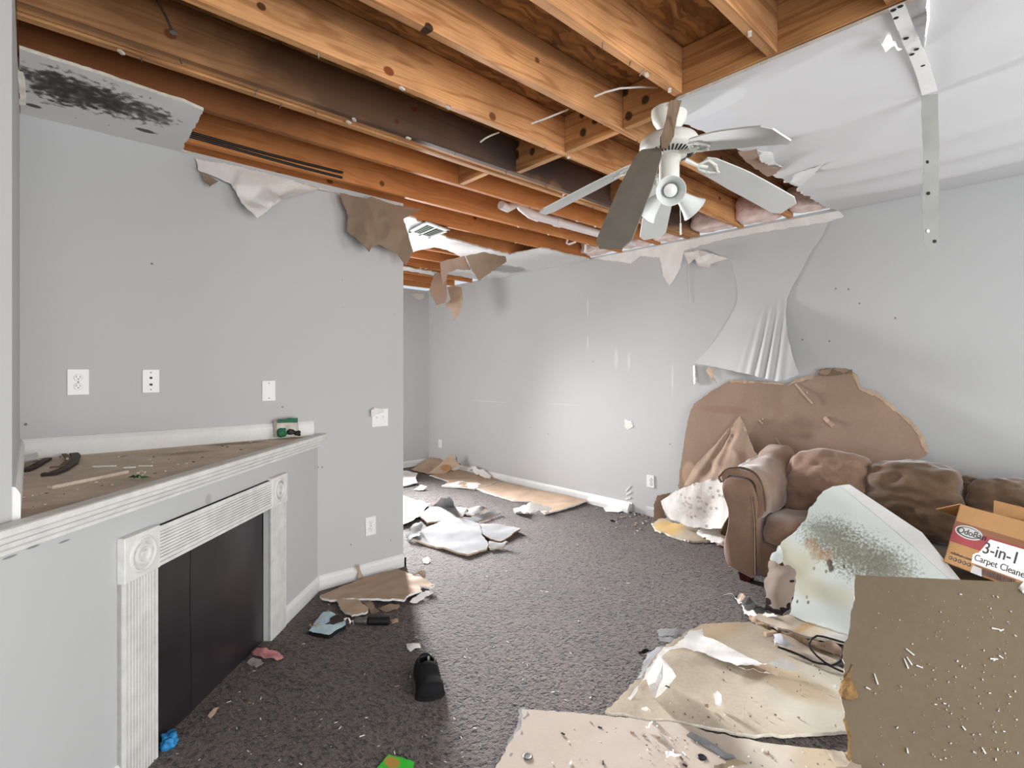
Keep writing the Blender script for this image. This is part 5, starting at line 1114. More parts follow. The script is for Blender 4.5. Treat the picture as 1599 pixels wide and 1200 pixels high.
# pieces on the two slabs
def scrap(name, label, cat, pts, mat, th=.003, zmin=.002, wr_=(.006, 16.), inner=(), jag=.006, res=.02, seed=0):
    return tag(sheet(name, pts, FLOOR0, (0, 0, 1), inner=inner, thick=th, mats=mat, jag=jag, res=res, seed=seed, wrinkle=wr_, minz=zmin), label, cat)
scrap('grey_strip', 'grey torn plaster strip lying across the front pinkish slab', 'plaster strip', z2(.024, (410, 830, .03), (440, 815, .035), (500, 845, .035), (570, 880, .03), (690, 960, .035), (760, 1010, .03), (740, 1040, .022), (600, 950, .022), (480, 880, .022)), M['greypaper'], .006, .016, seed=121)
scrap('torn_hole', 'dark torn brown patch at the bottom edge of the front slab', 'board scrap', z2(.024, (600, 1050), (680, 1040, .03), (690, 1015, .035), (800, 1010, .035), (830, 1030), (790, 1030, .03), (700, 1055), (660, 1085), (600, 1070)), M['kraft'], .003, .018, seed=122)
scrap('paper_scrap', 'small white torn paper flake on the front slab, left of its dark nail hole', 'paper scrap', z2(.024, (260, 950, .03), (300, 945, .04), (330, 965, .03), (370, 975), (330, 985), (270, 990, .03)), M['pale'], .003, .018, seed=123)
scrap('paper_scrap', 'curled white paper flake near the joint of the two beige slabs', 'paper scrap', z2(.03, (120, 765, .03), (150, 745, .05), (172, 732, .05), (175, 745), (150, 775), (130, 778)), M['pale'], .003, .018, seed=124)
scrap('paper_scrap', 'white fluffy paper flake just below the crumpled white packet', 'paper scrap', z2(.03, (95, 650, .04), (130, 635, .05), (150, 655, .04), (158, 680), (135, 668), (100, 660)), M['pale'], .003, .018, seed=125)
scrap('plaster_shard', 'upright white plaster shard in the middle of the beige slab', 'plaster shard', z2(.03, (595, 580, .03), (600, 545, .06), (625, 530, .07), (650, 560, .05), (655, 640, .03), (635, 630, .03), (610, 610, .04)), M['white'], .006, .018, seed=126, jag=.002)
scrap('plaster_shard', 'small tan plaster crumb left of the upright shard on the beige slab', 'plaster shard', z2(.034, (535, 620), (560, 615, .045), (582, 628), (560, 636)), M['kraft_tan'], .008, .018, seed=127, jag=.002)
# crumpled white packet standing on the slab, throwing a long shadow
t = thing('paper_packet', 'crumpled white paper packet standing upright on the beige slab', 'paper', onz(1024, 1092, .02))
cpx = onz(1024, 1092, .02); dd = cpx.dot(FW)
def cpz(x, y, o_=0.): return ond(980+x/4.4417, 960+y/4.4417, dd+o_)
q = [cpz(190, 598, 0), cpz(215, 585, .02), cpz(275, 510, .05), cpz(338, 430, .06), cpz(300, 375, .03), cpz(245, 330, .0), cpz(225, 400, -.02), cpz(190, 470, -.01), cpz(148, 488, 0), cpz(165, 545, 0), cpz(245, 440, -.04), cpz(205, 530, -.03), cpz(275, 480, -.01), cpz(280, 400, -.02)]
bkq = [v+FW*.05+Vector((0, 0, .0)) for v in (q[1], q[3], q[5], q[8])]
V_ = q+bkq; F_ = [(8, 9, 11), (9, 0, 11), (0, 1, 11), (8, 11, 7), (7, 11, 10), (7, 10, 6), (6, 10, 5), (5, 10, 13), (5, 13, 4), (4, 13, 3), (13, 12, 3), (13, 10, 12), (10, 11, 12), (11, 1, 12), (12, 1, 2), (12, 2, 3), (1, 14, 2), (2, 14, 15), (2, 15, 3), (3, 15, 4), (4, 15, 16), (4, 16, 5), (5, 16, 6), (6, 16, 17), (6, 17, 7), (7, 17, 8), (8, 17, 9), (9, 17, 14), (9, 14, 0), (0, 14, 1), (14, 17, 16), (14, 16, 15)]
B().add(V_, F_).build('packet_body', M['pale'], t)
B().box(-.003, .003, -.010, .010, -.001, .001, mat=Matrix.Translation(cpz(275, 500, -.014))).build('black_mark', M['ink'], t)
# boards, strips and cable beside the mouldy slab
z5 = lambda off, *pts: Z(8.569, 1180, 920, off, *pts)
ys = own(M['beige'], 'yellowed_strip_face')
sy = scrap('plasterboard_strip', 'long yellowed drywall strip lying along the foot of the mouldy white slab', 'drywall strip', z5(0, (-40, 380, .03), (30, 320, .04), (330, 370, .03), (430, 345, .03), (620, 430, .02), (1080, 520, .02), (1260, 640, .02), (1260, 740, .02), (1060, 690, .035), (800, 660, .04), (560, 590, .04), (320, 520, .04), (100, 440, .03)), [ys, M['kraft_tan'], M['gypsum']], .012, .002, seed=131, jag=.005)
stain_tint(ys, sy, [(onz(1320, 1000, 0), (.2, .08, .2), lin((206, 208, 204)), .8, 6., .4, .6), (onz(1270, 975, 0), (.25, .025, .2), lin((170, 132, 84)), .7, 9., .4, .5)])
scrap('splintered_batten', 'crumbling brown batten beside the yellowed drywall strip', 'batten', z5(0, (-80, 330, .04), (0, 370, .05), (300, 540, .05), (330, 520, .06), (480, 600, .06), (700, 680, .06), (900, 760, .06), (1150, 800, .05), (1130, 880, .03), (900, 800, .03), (700, 730, .03), (480, 660, .03), (280, 580, .03), (0, 450, .03), (-90, 360, .02)), M['splinter'], .02, .002, seed=132, jag=.008, wr_=(.012, 24.))
scrap('kraft_scrap', 'brown wavy paper piece at the right end of the splintered batten', 'paper scrap', z5(.06, (740, 680, .062), (900, 710, .068), (1000, 670, .075), (1150, 790, .07), (1130, 870, .045), (900, 800, .05), (740, 730, .055)), M['kraft_pink'], .004, .03, seed=133)
scrap('plastic_strip', 'grey cracked plank with clear plastic film beside the black cable', 'plank', z5(.03, (230, 610, .04), (330, 590, .05), (480, 640, .045), (700, 730, .03), (900, 830, .025), (1110, 900, .025), (1130, 960, .022), (1000, 1000, .022), (760, 960, .022), (500, 850, .022), (260, 740, .028)), [plain('grey_weathered_plank', lin((178, 164, 150)), .6, .2, 14., .2, 60.), M['kraft'], M['gypsum']], .008, .014, seed=134, jag=.004)
B_ = scrap('plastic_film', 'crinkled clear-grey plastic film on the left end of the grey plank', 'plastic film', z5(.05, (240, 620, .055), (330, 600, .065), (370, 660, .07), (430, 690, .06), (520, 770, .05), (400, 780, .05), (250, 710, .05)), plain('grey_plastic_film', lin((176, 178, 184)), .15, .15, 20., .3, 40., .6), .002, .03, seed=135, wr_=(.01, 20.))
tag(B().box(-.03, .03, -.012, .012, 0, .020, bev=.002, mat=Matrix.Translation(onz(1203, 993, .03)) @ Matrix.Rotation(-.5, 4, 'Z')).build('wood_block', M['kraft_tan']), 'small pale wood block end beside the plastic film', 'wood block')
cb = [onz(1180+x/8.569, 920+y/8.569, z) for x, y, z in ((1250, 740, .07), (1050, 680, .10), (900, 640, .12), (820, 630, .12), (750, 670, .11), (712, 730, .09), (740, 810, .07), (820, 900, .05), (930, 990, .035), (1010, 1030, .034), (1090, 1000, .034), (1150, 950, .036), (1165, 890, .04))]
cb2 = [onz(1180+x/8.569, 920+y/8.569, .034) for x, y in ((1170, 1112), (1060, 1065), (960, 1015), (850, 1000), (760, 975), (640, 910), (480, 840), (300, 780))]
t = thing('black_cable', 'thin black cable looped on the planks beside the front brown slab', 'cable', onz(1290, 1035, .03))
B().tube(cb, .0045, 8).build('cable', M['dark'], t, True); B().tube(cb2, .0045, 8).build('cable', M['dark'], t, True)
scrap('paper_scrap', 'white paper corner peeking out at the left edge of the front brown slab', 'paper scrap', z2(.03, (1420, 495, .035), (1445, 488, .05), (1460, 500, .03), (1445, 515)), M['pale'], .002, .018, seed=136)
scrap('plasterboard_piece', 'pale drywall corner beside the front brown slab at the bottom', 'drywall piece', z2(.015, (1380, 940, .03), (1430, 938, .04), (1520, 965, .03), (1560, 1010), (1520, 1060), (1440, 1060), (1410, 1000)), M['beige'], .008, .012, seed=137)

# ------------------------------------------------------------------ debris by the outer end of the fireplace wall
zc = lambda off, *pts: Z(6.6625, 440, 820, off, *pts)
k1 = own(M['kraft_tan'], 'dusty_board_face'); nb0 = ST[k1.name]; nt = k1.node_tree
o2 = mixc(nt, .6, nb0[0], lin((168, 146, 126))); nt.links.new(o2, nb0[1].inputs['Base Color']); ST[k1.name] = (o2, nb0[1])
scrap('board_piece', 'largest tan board piece lying flat beside the baseboard at the wall end', 'board piece', zc(0, (395, 740, .03), (440, 710, .035), (560, 670, .035), (800, 570, .03), (1000, 510, .03), (1190, 455, .03), (1270, 480, .035), (1380, 530, .04), (1480, 560, .045), (1590, 620, .04), (1540, 640, .04), (1430, 630, .035), (1460, 680, .035), (1330, 720, .035), (1270, 780, .035), (1150, 770, .035), (900, 770, .035), (650, 760, .035), (500, 780, .03), (420, 760, .03)), [k1, M['kraft'], M['pale']], .012, .004, seed=141)
scrap('board_piece', 'short tan board piece in front of the largest board piece', 'board piece', zc(0, (580, 780, .03), (790, 775, .035), (900, 860, .035), (890, 910, .03), (730, 940, .03), (650, 900, .03), (590, 830, .03)), [M['kraft_tan'], M['kraft'], M['pale']], .010, .004, seed=142)
scrap('kraft_scrap', 'brown angular paper scrap right of the short tan board piece', 'paper scrap', zc(0, (820, 790, .02), (920, 800, .03), (1010, 880, .04), (980, 910, .03), (930, 925, .01), (890, 850, .03)), M['kraft_flap'], .004, .004, seed=143)
scrap('kraft_scrap', 'flat reddish brown paper scrap at the edge of the shaded carpet', 'paper scrap', zc(.01, (1000, 870, .008), (1150, 820, .02), (1230, 830, .01), (1210, 870), (1080, 900)), M['kraft_pink'], .003, .002, seed=144)
scrap('kraft_scrap', 'small rusty brown scrap at the end of the black tube', 'paper scrap', zc(.01, (1110, 990, .01), (1210, 980, .02), (1215, 1010, .01), (1150, 1030, .008)), M['kraft_pink'], .003, .002, seed=145)
scrap('pale_paper', 'white paper sheet at the right of the tan board piles', 'paper scrap', zc(.01, (1330, 800, .012), (1460, 700, .03), (1540, 690, .02), (1580, 710, .012), (1480, 770, .01), (1380, 810, .008)), M['pale'], .002, .002, seed=146)
scrap('kraft_scrap', 'small upturned tan scrap on the carpet beyond the tan board', 'paper scrap', zc(.02, (1350, 520, .02), (1420, 480, .06), (1490, 475, .07), (1500, 520, .04), (1470, 555, .01), (1380, 540, .02)), M['kraft_tan'], .004, .002, seed=147)
# book with blue-white cover, black tube
t = thing('battered_book', 'battered pale blue and white book lying open near the fireplace', 'book', onz(505, 985, 0))
blu = plain('pale_blue_cover', lin((168, 190, 198)), .6, .15, 20., .1, 60.)
sheet('cover', zc(.04, (330, 1030, .05), (430, 905, .055), (520, 905, .06), (560, 930, .05), (500, 1000, .045), (440, 1030, .045)), FLOOR0, (0, 0, 1), thick=.006, mats=blu, jag=.004, res=.02, seed=151, parent=t, wrinkle=(.004, 20.))
sheet('page_block', zc(.03, (280, 1110, .02), (330, 1040, .045), (540, 1040, .045), (650, 980, .04), (665, 1040, .035), (540, 1110, .03), (490, 1150, .02)), FLOOR0, (0, 0, 1), thick=.02, mats=[blu, M['dark'], M['dark']], jag=.004, res=.02, seed=152, parent=t, wrinkle=(.004, 20.), minz=.002)
sheet('torn_cover', zc(.03, (500, 980, .05), (560, 940, .06), (640, 960, .055), (650, 990, .05), (560, 1020, .05), (510, 1020, .05)), FLOOR0, (0, 0, 1), thick=.004, mats=dkl, jag=.006, res=.015, seed=153, parent=t, wrinkle=(.006, 30.))
sheet('torn_pages', zc(.03, (290, 1030, .04), (330, 1050, .06), (400, 1000, .06), (360, 1060, .055), (310, 1065, .05)), FLOOR0, (0, 0, 1), thick=.003, mats=M['kraft_tan'], jag=.006, res=.015, seed=154, parent=t, wrinkle=(.006, 30.))
sheet('base_cover', zc(.004, (255, 1125, .004), (480, 1165, .006), (560, 1110, .006), (300, 1090, .006)), FLOOR0, (0, 0, 1), thick=.003, mats=M['dark'], jag=.003, res=.02, seed=155, parent=t)
t = thing('black_tube', 'short black cylindrical tube lying beside the battered book', 'tube', onz(585, 967, 0))
pa, pb = onz(440+910/6.6625, 820+1000/6.6625, .022), onz(440+1112/6.6625, 820+1000/6.6625, .022)
B().tube([pa, pb], .022, 16).build('tube_body', M['dark'], t, True); pm_ = onz(440+760/6.6625, 820+1000/6.6625, .02)
B().tube([pm_, pa.lerp(pm_, .1)], [.016, .019], 16).tube([pa.lerp(pm_, .25), pa.lerp(pm_, .12)], [.021, .021], 16).build('tube_collar', M['steel'], t, True)
scrap('pale_scrap', 'pale torn cardboard crumple between the book and the black tube', 'paper scrap', zc(.03, (640, 980, .05), (700, 960, .06), (745, 985, .05), (748, 1025, .02), (710, 1010, .04), (660, 1010, .03)), M['pale'], .003, .002, seed=156, wr_=(.015, 40.))
tag(sheet('standing_scrap', zc(0, (768, 440, 0), (800, 410, .01), (812, 440, .01), (830, 500, .005), (850, 545, 0), (820, 565, .01), (790, 550, .015), (800, 490, .0)), Vector((0, WAY-.03, 0)), (0, -1, 0), thick=.003, mats=M['kraft_tan'], jag=.002, res=.015, seed=157, wrinkle=(.004, 20.)), 'narrow tan paper scrap standing against the baseboard beside the wall end', 'paper scrap')
# cloth, rag, shoe, wrapper, scraps
pc_ = plain('dusty_pink_cloth', lin((190, 128, 130)), .9, .25, 30., .2, 60.)
scrap('pink_cloth', 'small pink patterned cloth scrap beside the black fireplace opening', 'cloth', [(392, 1016, .02), (402, 1011, .035), (420, 1014, .03), (436, 1019, .02), (443, 1026, .01), (432, 1031, .015), (412, 1029, .02), (396, 1024, .02)], pc_, .003, .003, seed=161, wr_=(.014, 22.), jag=.003)
scrap('clear_wrapper', 'small clear grey plastic wrapper under the pink cloth', 'wrapper', [(385, 1035, .01), (395, 1027, .03), (408, 1030, .03), (412, 1037, .02), (400, 1042, .01)], plain('clear_film', lin((150, 140, 138)), .15, .2, 20., .3, 40., .6), .002, .003, seed=162, wr_=(.012, 30.), jag=.003)
t = thing('blue_rag', 'crumpled bright blue rag at the foot of the left pilaster', 'rag', onz(262, 1165, 0))
blobbox('rag_body', onz(263, 1156, .022), (.045, .055, .045), plain('bright_blue_cloth', lin((40, 128, 186)), .6, .25, 30., .1, 60., .4), t, e=2.6, cuts=10, wr=(.016, 40.), seed=5)
# shoe
sp0, sp1 = onz(668, 1093, 0), onz(663, 1052, 0); ax = (sp1-sp0); SL = ax.length+.03; ax.normalize(); sd = UP.cross(ax)
t = thing('black_shoe', 'black slipper shoe standing alone on the carpet', 'shoe', (sp0+sp1)/2)
blk = plain('black_felt', lin((27, 27, 29)), .9, .2, 30., .15, 120., .15); c0 = (sp0+sp1)/2
def shoe_pt(u, v, z): return c0+ax*(u*SL/2)+sd*v+UP*z
n_u, n_v = 16, 12; vs = []
for i in range(n_u+1):
    u = -1+2*i/n_u                                   # -1 toe (near), +1 heel (far)
    hw = (.056-.008*max(0, u)-.004*math.cos(u*3))*(1-max(0, abs(u)-.72)**2*9.5); hw = max(hw, .012)
    hh = .050+.030*max(0, min(1, (u+.25)/.9)); hh *= (1-max(0, abs(u)-.8)**2*8)
    cv_ = -.010*math.cos(u*1.6) - (.006 if u < -.3 else 0)
    for j in range(n_v+1):
        a = math.pi*j/n_v; w2 = hw*math.cos(a); h2 = hh*max(0, math.sin(a))**.75
        vs.append(shoe_pt(u, w2+cv_, .012+h2))
fs = [(i*(n_v+1)+j, i*(n_v+1)+j+1, (i+1)*(n_v+1)+j+1, (i+1)*(n_v+1)+j) for i in range(n_u) for j in range(n_v) if not (i >= 11 and 3 <= j <= 8 and i < 15)]
fs += [tuple(range(n_v+1))[::-1], tuple(range(n_u*(n_v+1), (n_u+1)*(n_v+1)))]
o = mk('upper', vs, fs, blk, t, True); md = o.modifiers.new('thickness', 'SOLIDIFY'); md.thickness = .006; md.offset = -1
vs = []; ring = []
for i in range(n_u+1):
    u = -1+2*i/n_u; hw = (.058-.008*max(0, u)-.004*math.cos(u*3))*(1-max(0, abs(u)-.72)**2*9.5); cv_ = -.010*math.cos(u*1.6)-(.006 if u < -.3 else 0); ring.append((u, max(hw, .012), cv_))
out = [shoe_pt(u, h+c, 0) for u, h, c in ring]+[shoe_pt(u, -h+c, 0) for u, h, c in ring[::-1]]; k = len(out)
B().add([v+UP*.0 for v in out]+[v+UP*.016 for v in out], [tuple(range(k))[::-1], tuple(range(k, 2*k))]+[(i, (i+1) % k, k+(i+1) % k, k+i) for i in range(k)]).build('sole', M['dark'], t)
rim = [shoe_pt(-1+2*i/n_u, 0, 0) for i in (11, 15)]
B().tube([vs_ for vs_ in [shoe_pt(.40, .030-.008, .066), shoe_pt(.62, .034-.006, .07), shoe_pt(.84, .022, .072), shoe_pt(.90, -.004, .074), shoe_pt(.84, -.028, .072), shoe_pt(.62, -.040, .07), shoe_pt(.40, -.040, .066)]], .005, 8).build('collar', M['dark'], t, True)
B().box(-.012, .012, -.003, .003, 0, .02, mat=Matrix.Translation(shoe_pt(.86, -.02, .055)) @ Matrix.Rotation(.6, 4, 'Z')).build('pull_tab', M['silver'], t)
gw = plain('bright_green_wrapper', lin((40, 190, 40)), .3, .1, 14., .1, 40., .5)
wv = scrap('green_wrapper', 'bright green plastic wrapper at the bottom edge of the photo', 'wrapper', [(607, 1178, .008, .1), (628, 1183, .01, .1), (647, 1190, .008, .1), (640, 1215, .008), (610, 1222, .008), (583, 1205, .008, .2)], gw, .004, .002, seed=165, wr_=(.006, 14.), jag=.003)
stain_tint(gw, wv, [(onz(612, 1194, 0), (.02, .03, .1), lin((190, 130, 50)), .9, 20., .3, .4)])
scrap('paper_scrap', 'white ragged paper scrap on the shaded carpet just beyond the black shoe', 'paper scrap', [(634, 1006, .006), (645, 1004, .02), (655, 1006, .012), (657, 1012, .006), (648, 1012, .015), (641, 1018, .004), (636, 1012, .012)], M['pale'], .002, .002, seed=166, jag=.004, res=.012)
scrap('plaster_shard', 'flat white plaster shard before the black panel on the shaded carpet', 'plaster shard', [(324, 1118, .008), (334, 1106, .012), (341, 1104, .012), (336, 1113, .006), (328, 1121, .006)], M['kraft_tan'], .004, .002, seed=167, jag=.002, res=.012)
scrap('paper_scrap', 'white paper scrap on the lit carpet between wall end and grey slabs', 'paper scrap', [(660, 873, .01), (668, 870, .02), (673, 875, .012), (668, 880, .006), (661, 879, .008)], M['pale'], .003, .002, seed=168, jag=.004, res=.015)

# ------------------------------------------------------------------ far room debris
zd = lambda off, *pts: Z(7.268, 620, 740, off, *pts)
GP = [M['greypaper'], M['kraft_tan'], M['kraft_tan']]
scrap('grey_slab', 'largest grey-white drywall slab on the lit carpet of the far room', 'drywall slab', zd(0, (155, 735, .03), (390, 810, .02), (600, 870, .02), (800, 925, .02), (1020, 845, .025), (1040, 800, .03), (960, 690, .035), (940, 570, .04), (730, 500, .045), (540, 520, .045), (330, 610, .045)), GP, .013, .004, seed=171, wr_=(.012, 5.), res=.05)
scrap('grey_slab', 'grey-white drywall slab with rusty edge right of the largest far slab', 'drywall slab', zd(0, (965, 690, .03), (945, 560, .035), (1130, 570, .03), (1330, 600, .03), (1400, 628, .035), (1180, 770, .02), (1060, 755, .02)), [M['greypaper'], M['kraft'], plain('rusty_edge', lin((120, 88, 58)), .9, .2, 20.)], .013, .004, seed=172, wr_=(.010, 6.), res=.04)
scrap('grey_slab', 'grey-white drywall sheet behind the largest far slab', 'drywall slab', zd(0, (240, 470, .03), (380, 380, .04), (520, 385, .04), (700, 380, .045), (800, 400, .05), (735, 490, .03), (540, 520, .04), (340, 560, .03)), GP, .012, .004, seed=173, wr_=(.014, 5.), res=.05)
scrap('grey_slab', 'narrow grey-white drywall piece with upturned edge pointing right in the far room', 'drywall slab', zd(0, (735, 505, .03), (850, 555, .02), (915, 560, .02), (935, 520, .04), (985, 520, .02), (1180, 440, .03), (1150, 412, .04), (1000, 450, .05), (840, 490, .05)), GP, .013, .004, seed=174, wr_=(.01, 6.), res=.04)
scrap('grey_slab', 'small grey-white curled drywall piece behind the narrow pointing piece', 'drywall slab', zd(0, (790, 470, .04), (800, 395, .04), (900, 380, .05), (960, 370, .08), (1025, 400, .05), (860, 470, .04)), GP, .010, .004, seed=175, wr_=(.02, 8.), res=.04)
scrap('grey_slab', 'small white torn piece in front of the rusty-edged far slab', 'drywall slab', zd(0, (1045, 770, .03), (1120, 785, .03), (1200, 790, .03), (1230, 765, .05), (1262, 775, .04), (1210, 838, .02), (1060, 862, .02), (1040, 830, .025)), GP, .008, .004, seed=176, wr_=(.012, 8.), res=.03)
scrap('crumpled_paper', 'peaked white crumpled paper behind the grey slabs in the far room', 'paper scrap', zd(0, (385, 365, .03), (480, 300, .10), (560, 270, .16), (600, 258, .2), (640, 310, .14), (650, 365, .05), (720, 350, .04), (690, 385, .02), (500, 385, .02)), M['greypaper'], .004, .004, seed=177, wr_=(.02, 8.), res=.04)
scrap('crumpled_paper', 'crumpled grey paper heap at the near left tip of the largest far slab', 'paper scrap', zd(0, (100, 690, .03), (180, 580, .08), (260, 545, .10), (310, 565, .12), (280, 640, .06), (250, 690, .06), (180, 705, .05), (140, 760, .02)), M['greypaper'], .004, .004, seed=178, wr_=(.03, 10.), res=.03)
scrap('white_sheet', 'white paper sheets covering the carpet beside the wall end in the far room', 'paper sheet', zd(0, (-120, 260, .02), (60, 250, .03), (260, 300, .03), (380, 340, .035), (300, 420, .03), (230, 500, .03), (130, 560, .03), (-60, 620, .02), (-180, 480, .02)), M['pale'], .004, .004, seed=179, wr_=(.02, 6.), res=.06)
scrap('white_sheet', 'white drywall sheet farthest left beyond the wall end', 'drywall sheet', zd(0, (-140, 10, .02), (60, -30, .03), (230, -10, .03), (210, 50, .04), (235, 100, .03), (60, 130, .03), (-140, 150, .02)), M['pale'], .012, .004, seed=180, wr_=(.02, 5.), res=.07)
scrap('white_sheet', 'small white torn paper between the far left sheet and the grey slabs', 'paper scrap', zd(0, (190, 180, .01), (270, 125, .04), (340, 150, .03), (300, 185, .015), (240, 190, .01)), M['pale'], .003, .002, seed=181, res=.04)
zk = lambda off, *pts: Z(3.476, 600, 680, off, *pts)
scrap('kraft_sheet', 'tan paper sheet in the far corner left of the folded box', 'paper sheet', zk(0, (148, 185, .02), (200, 150, .04), (235, 125, .10), (330, 122, .12), (350, 140, .06), (255, 205, .02), (240, 212, .015)), M['kraft_tan'], .004, .003, seed=182, wr_=(.012, 5.), res=.06)
t = thing('folded_box', 'folded brown cardboard piece with round mark propped in the far corner', 'cardboard', onz(690, 745, 0))
fb0 = onz(600+240/3.476, 680+208/3.476, 0).dot(FW)
fb = sheet('board_face', zk(0, (240, 208, .0), (365, 102, .05), (412, 165, .05), (310, 216, .0)), ond(690, 730, fb0-.1), -FW, thick=.006, mats=M['kraft_tan'], jag=.004, res=.05, seed=183, parent=t)
sheet('round_mark', zk(.012, *[(335+28*math.cos(a*math.pi/8), 178+18*math.sin(a*math.pi/8), .040) for a in range(16)]), ond(690, 730, fb0-.1), -FW, thick=.004, mats=M['card'], jag=0, res=.05, parent=t)
sheet('board_side', zk(0, (365, 102, .05), (395, 120, -.10), (415, 155, -.10), (412, 165, .05)), ond(690, 730, fb0-.1), -FW, thick=.006, mats=M['kraft'], jag=.004, res=.05, seed=184, parent=t)
scrap('kraft_sheet', 'pinkish tan board sheet lying by the baseboard next to the folded box', 'board sheet', zk(0, (245, 216, .015), (310, 212, .02), (400, 185, .03), (450, 185, .035), (560, 215, .03), (632, 245, .03), (560, 275, .02), (490, 291, .015), (420, 285, .015), (312, 277, .015), (350, 250, .015)), [M['kraft_tan'], M['kraft'], M['pale']], .012, .003, seed=185, wr_=(.012, 5.), res=.06)
scrap('kraft_sheet', 'long tan board sheet lying against the right baseboard, nearest of the three', 'board sheet', zk(0, (500, 288, .015), (590, 268, .02), (642, 252, .03), (760, 278, .03), (900, 310, .03), (1030, 335, .03), (1108, 352, .03), (1020, 385, .025), (950, 405, .02), (872, 427, .015), (830, 390, .015), (800, 360, .015), (700, 355, .015), (620, 330, .012)), [M['kraft_tan'], M['kraft'], M['pale']], .012, .003, seed=186, wr_=(.010, 5.), res=.05)
scrap('white_edge', 'white torn paper edge along the front of the long tan board sheet', 'paper scrap', zk(0, (490, 290, .008), (530, 290, .01), (620, 325, .012), (700, 345, .014), (790, 352, .014), (800, 362, .01), (690, 355, .006), (600, 330, .006)), M['pale'], .003, .002, seed=187, res=.04)
scrap('white_edge', 'white torn paper edge along the front of the pinkish board sheet', 'paper scrap', zk(0, (310, 277, .01), (400, 250, .02), (500, 258, .025), (540, 270, .02), (490, 292, .012), (420, 288, .008)), M['pale'], .003, .016, seed=188, res=.04)
scrap('crumpled_paper', 'crumpled white and tan paper at the front of the long tan board sheet', 'paper scrap', zk(0, (700, 405, .02), (745, 380, .06), (790, 365, .09), (850, 375, .08), (910, 395, .05), (890, 415, .02), (800, 418, .02), (760, 430, .03), (715, 420, .02)), M['pale'], .004, .004, seed=189, wr_=(.03, 10.), res=.03)
for k, (pp, lb_) in enumerate((((450, 172, .05), (480, 165, .09), (520, 185, .08), (510, 205, .04), (460, 195, .03)), 'white torn scrap heap on the board by the baseboard, left of the pair'), ) if False else ():
    pass
scrap('crumpled_paper', 'white torn scraps heaped between the pinkish board and the baseboard', 'paper scrap', zk(0, (425, 175, .05), (470, 168, .12), (520, 190, .10), (580, 215, .06), (575, 235, .03), (520, 225, .04), (460, 200, .04)), M['pale'], .004, .02, seed=190, wr_=(.03, 9.), res=.04)
fbm = thing('fallen_baseboard', 'loose white baseboard length fallen from the right wall', 'baseboard', (4.06, 3.0, 0))
a, c = onz(600+1115/3.476, 680+368/3.476, .0), onz(600+1352/3.476, 680+414/3.476, 0)
a.x = min(a.x, 4.06); c.x = min(c.x, 4.06); dv = (c-a).normalized(); nv = Vector((-dv.y, dv.x, 0)); nv = nv if nv.x > 0 else -nv
pr = [(0, 0), (.02, 0), (.055, .05), (.05, .075), (.03, .085), (0, .035)]; k = len(pr)
B().add([q+nv*u+UP*z for q in (a, c) for u, z in pr], [(i, (i+1) % k, k+(i+1) % k, k+i) for i in range(k)]+[tuple(range(k)), tuple(range(k, 2*k))]).build('board', M['white'], fbm)
scrap('plaster_shard', 'flat white plaster shard lying before the loose baseboard', 'plaster shard', zk(0, (1190, 392, .012), (1240, 388, .014), (1300, 408, .012), (1270, 418, .008), (1205, 414, .008)), M['white'], .006, .002, seed=191, jag=.003, res=.03)
scrap('dark_scrap', 'small black scrap on the open carpet before the loose baseboard', 'scrap', zk(0, (1225, 462, .012), (1240, 458, .02), (1258, 470, .004), (1235, 470, .004)), M['dark'], .004, .002, seed=192, res=.02)

# ------------------------------------------------------------------ peeled paint sheet hanging on the right wall
z8 = lambda off, *pts: Z(4.286, 1060, 330, off, *pts)
pe = own(M['wall'], 'peeled_grey_paint_film')
def folds(p):
    if p.z > 1.86: return 0
    t_ = min(1, (1.86-p.z)/.35); fan_ = 1+.9*(1.86-p.z); u = (p.y-1.47)/fan_
    return .011*t_*math.exp(-((u-.10)/.085)**2)*math.sin(u*118)
peel = sheet('peeled_paint', z8(.003, (130, 240, .003, .2), (250, 165, .003, .2), (560, 130, .003, 0), (1005, 62, .003, .2), (960, 170, .004, .2), (890, 260, .004, .2), (820, 400, .005, .2), (760, 500, .006, .2), (722, 595, .010, .2), (715, 680, .03, .2), (730, 850, .09, .2), (765, 980, .13, .2), (800, 1095, .16, .3), (730, 1125, .17), (660, 1140, .17), (500, 1100, .12), (350, 1065, .07), (230, 1040, .03), (110, 1020, .004), (92, 1030, .003, .2), (240, 870, .006, .2), (330, 730, .008, .2), (375, 640, .008, .2), (390, 580, .006, .2), (385, 470, .004, .2), (345, 340, .003, .2), (300, 300, .003, .2)),
             (WRX, 0, 0), (-1, 0, 0), inner=z8(0, (500, 400, .004), (550, 560, .007), (550, 700, .03), (450, 850, .05), (550, 950, .09), (640, 800, .06)), thick=.0015, mats=pe, jag=.004, res=.013, seed=201, func=folds, minoff=.003)
tag(peel, 'wide grey paint film peeled from the right wall, draped like cloth above the leaning board', 'paint film')
stain_tint(pe, peel, [(onx(1200, 400, WRX), (.3, .6, .55), lin((192, 195, 195)), .8, 3., .05, .2)])
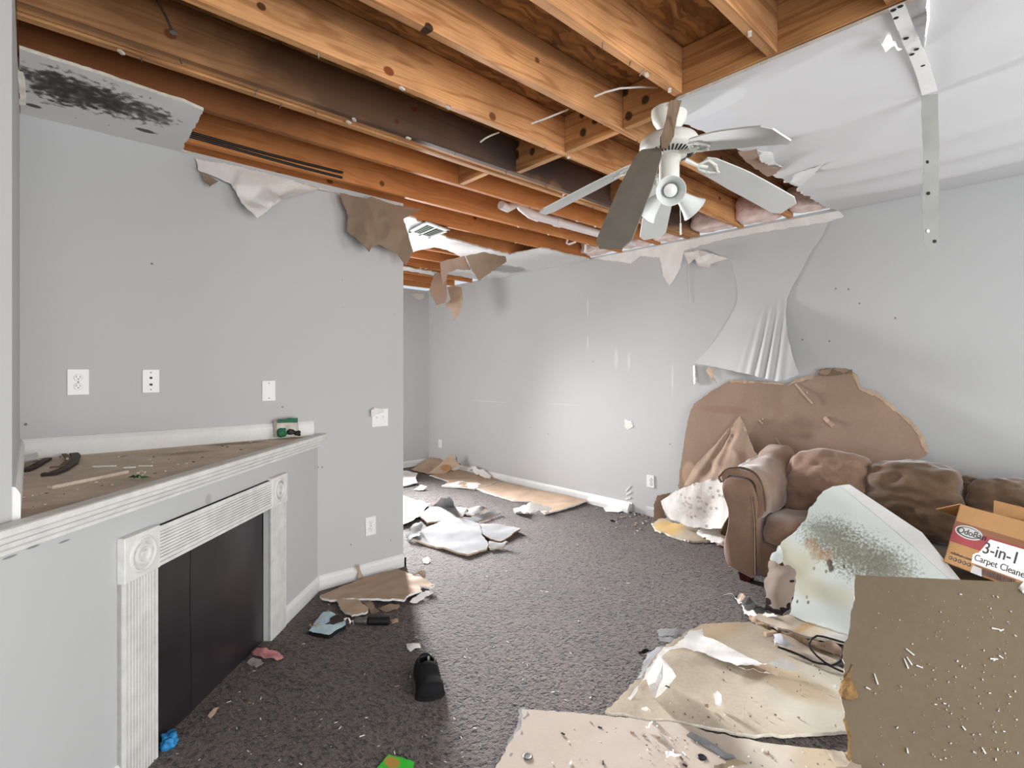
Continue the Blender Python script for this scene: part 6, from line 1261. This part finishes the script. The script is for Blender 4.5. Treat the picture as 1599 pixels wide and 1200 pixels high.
tag(sheet('paper_scrap', z8(0, (94, 1035, .003), (108, 1030, .02), (110, 1150, .03), (100, 1162, .01)), (WRX, 0, 0), (-1, 0, 0), thick=.0015, mats=M['pale'], jag=.004, res=.02, seed=202), 'short white paint strip hanging at the lower left corner of the peeled film', 'paint scrap')
tag(sheet('paper_scrap', z8(0, (180, 1065, .03), (210, 1040, .05), (235, 1055, .05), (230, 1100, .06), (258, 1155, .04), (215, 1120, .05)), (WRX, 0, 0), (-1, 0, 0), thick=.0015, mats=M['kraft_tan'], jag=.004, res=.02, seed=203), 'pinkish twisted paper curl under the lower edge of the peeled film', 'paper scrap')
tag(B().tube([onx(1060+x/4.286, 330+y/4.286, WRX-.006) for x, y in ((80, 200), (78, 270), (66, 370), (68, 470), (75, 610))], .002, 6).build('tape_thread', M['pale']), 'thin white tape thread hanging down the right wall from the crumpled scrap', 'tape')

# ------------------------------------------------------------------ loose flecks over the carpet
b = B(); rs = random.Random(99); n_ = 0
while n_ < 260:
    px, py = rs.uniform(250, 1330), rs.uniform(760, 1199)
    p = onz(px, py, .002)
    if p.y > 3.0 and p.x < 2.0: continue
    if (p-FB).dot(FN) < .05 or p.x > 4.05 or p.y > 5.5: continue
    if px > 945 and py > 965: continue
    r = rs.choice((.0012, .0014, .0018, .0024, .0034)); b.box(-r*rs.uniform(1, 3.5), r*rs.uniform(1, 3.5), -r*.45, r*.45, 0, r*.6, m=rs.choice((0, 0, 0, 1)), mat=Matrix.Translation(p) @ Matrix.Rotation(rs.random()*3.1, 4, 'Z')); n_ += 1
for i in range(60):
    p = onz(rs.uniform(960, 1040), rs.uniform(800, 830), .002); p.x = min(p.x, 4.09); r = rs.choice((.004, .006, .01)); b.box(-r, r, -r*.6, r*.6, 0, r*.7, m=rs.choice((0, 1, 1, 2)), mat=Matrix.Translation(p) @ Matrix.Rotation(rs.random()*3.1, 4, 'Z'))
tag(b.build('plaster_flecks', [M['pale'], M['kraft_tan'], M['splinter']]), 'tiny plaster flecks scattered over the brown carpet', 'flecks', kind='stuff')
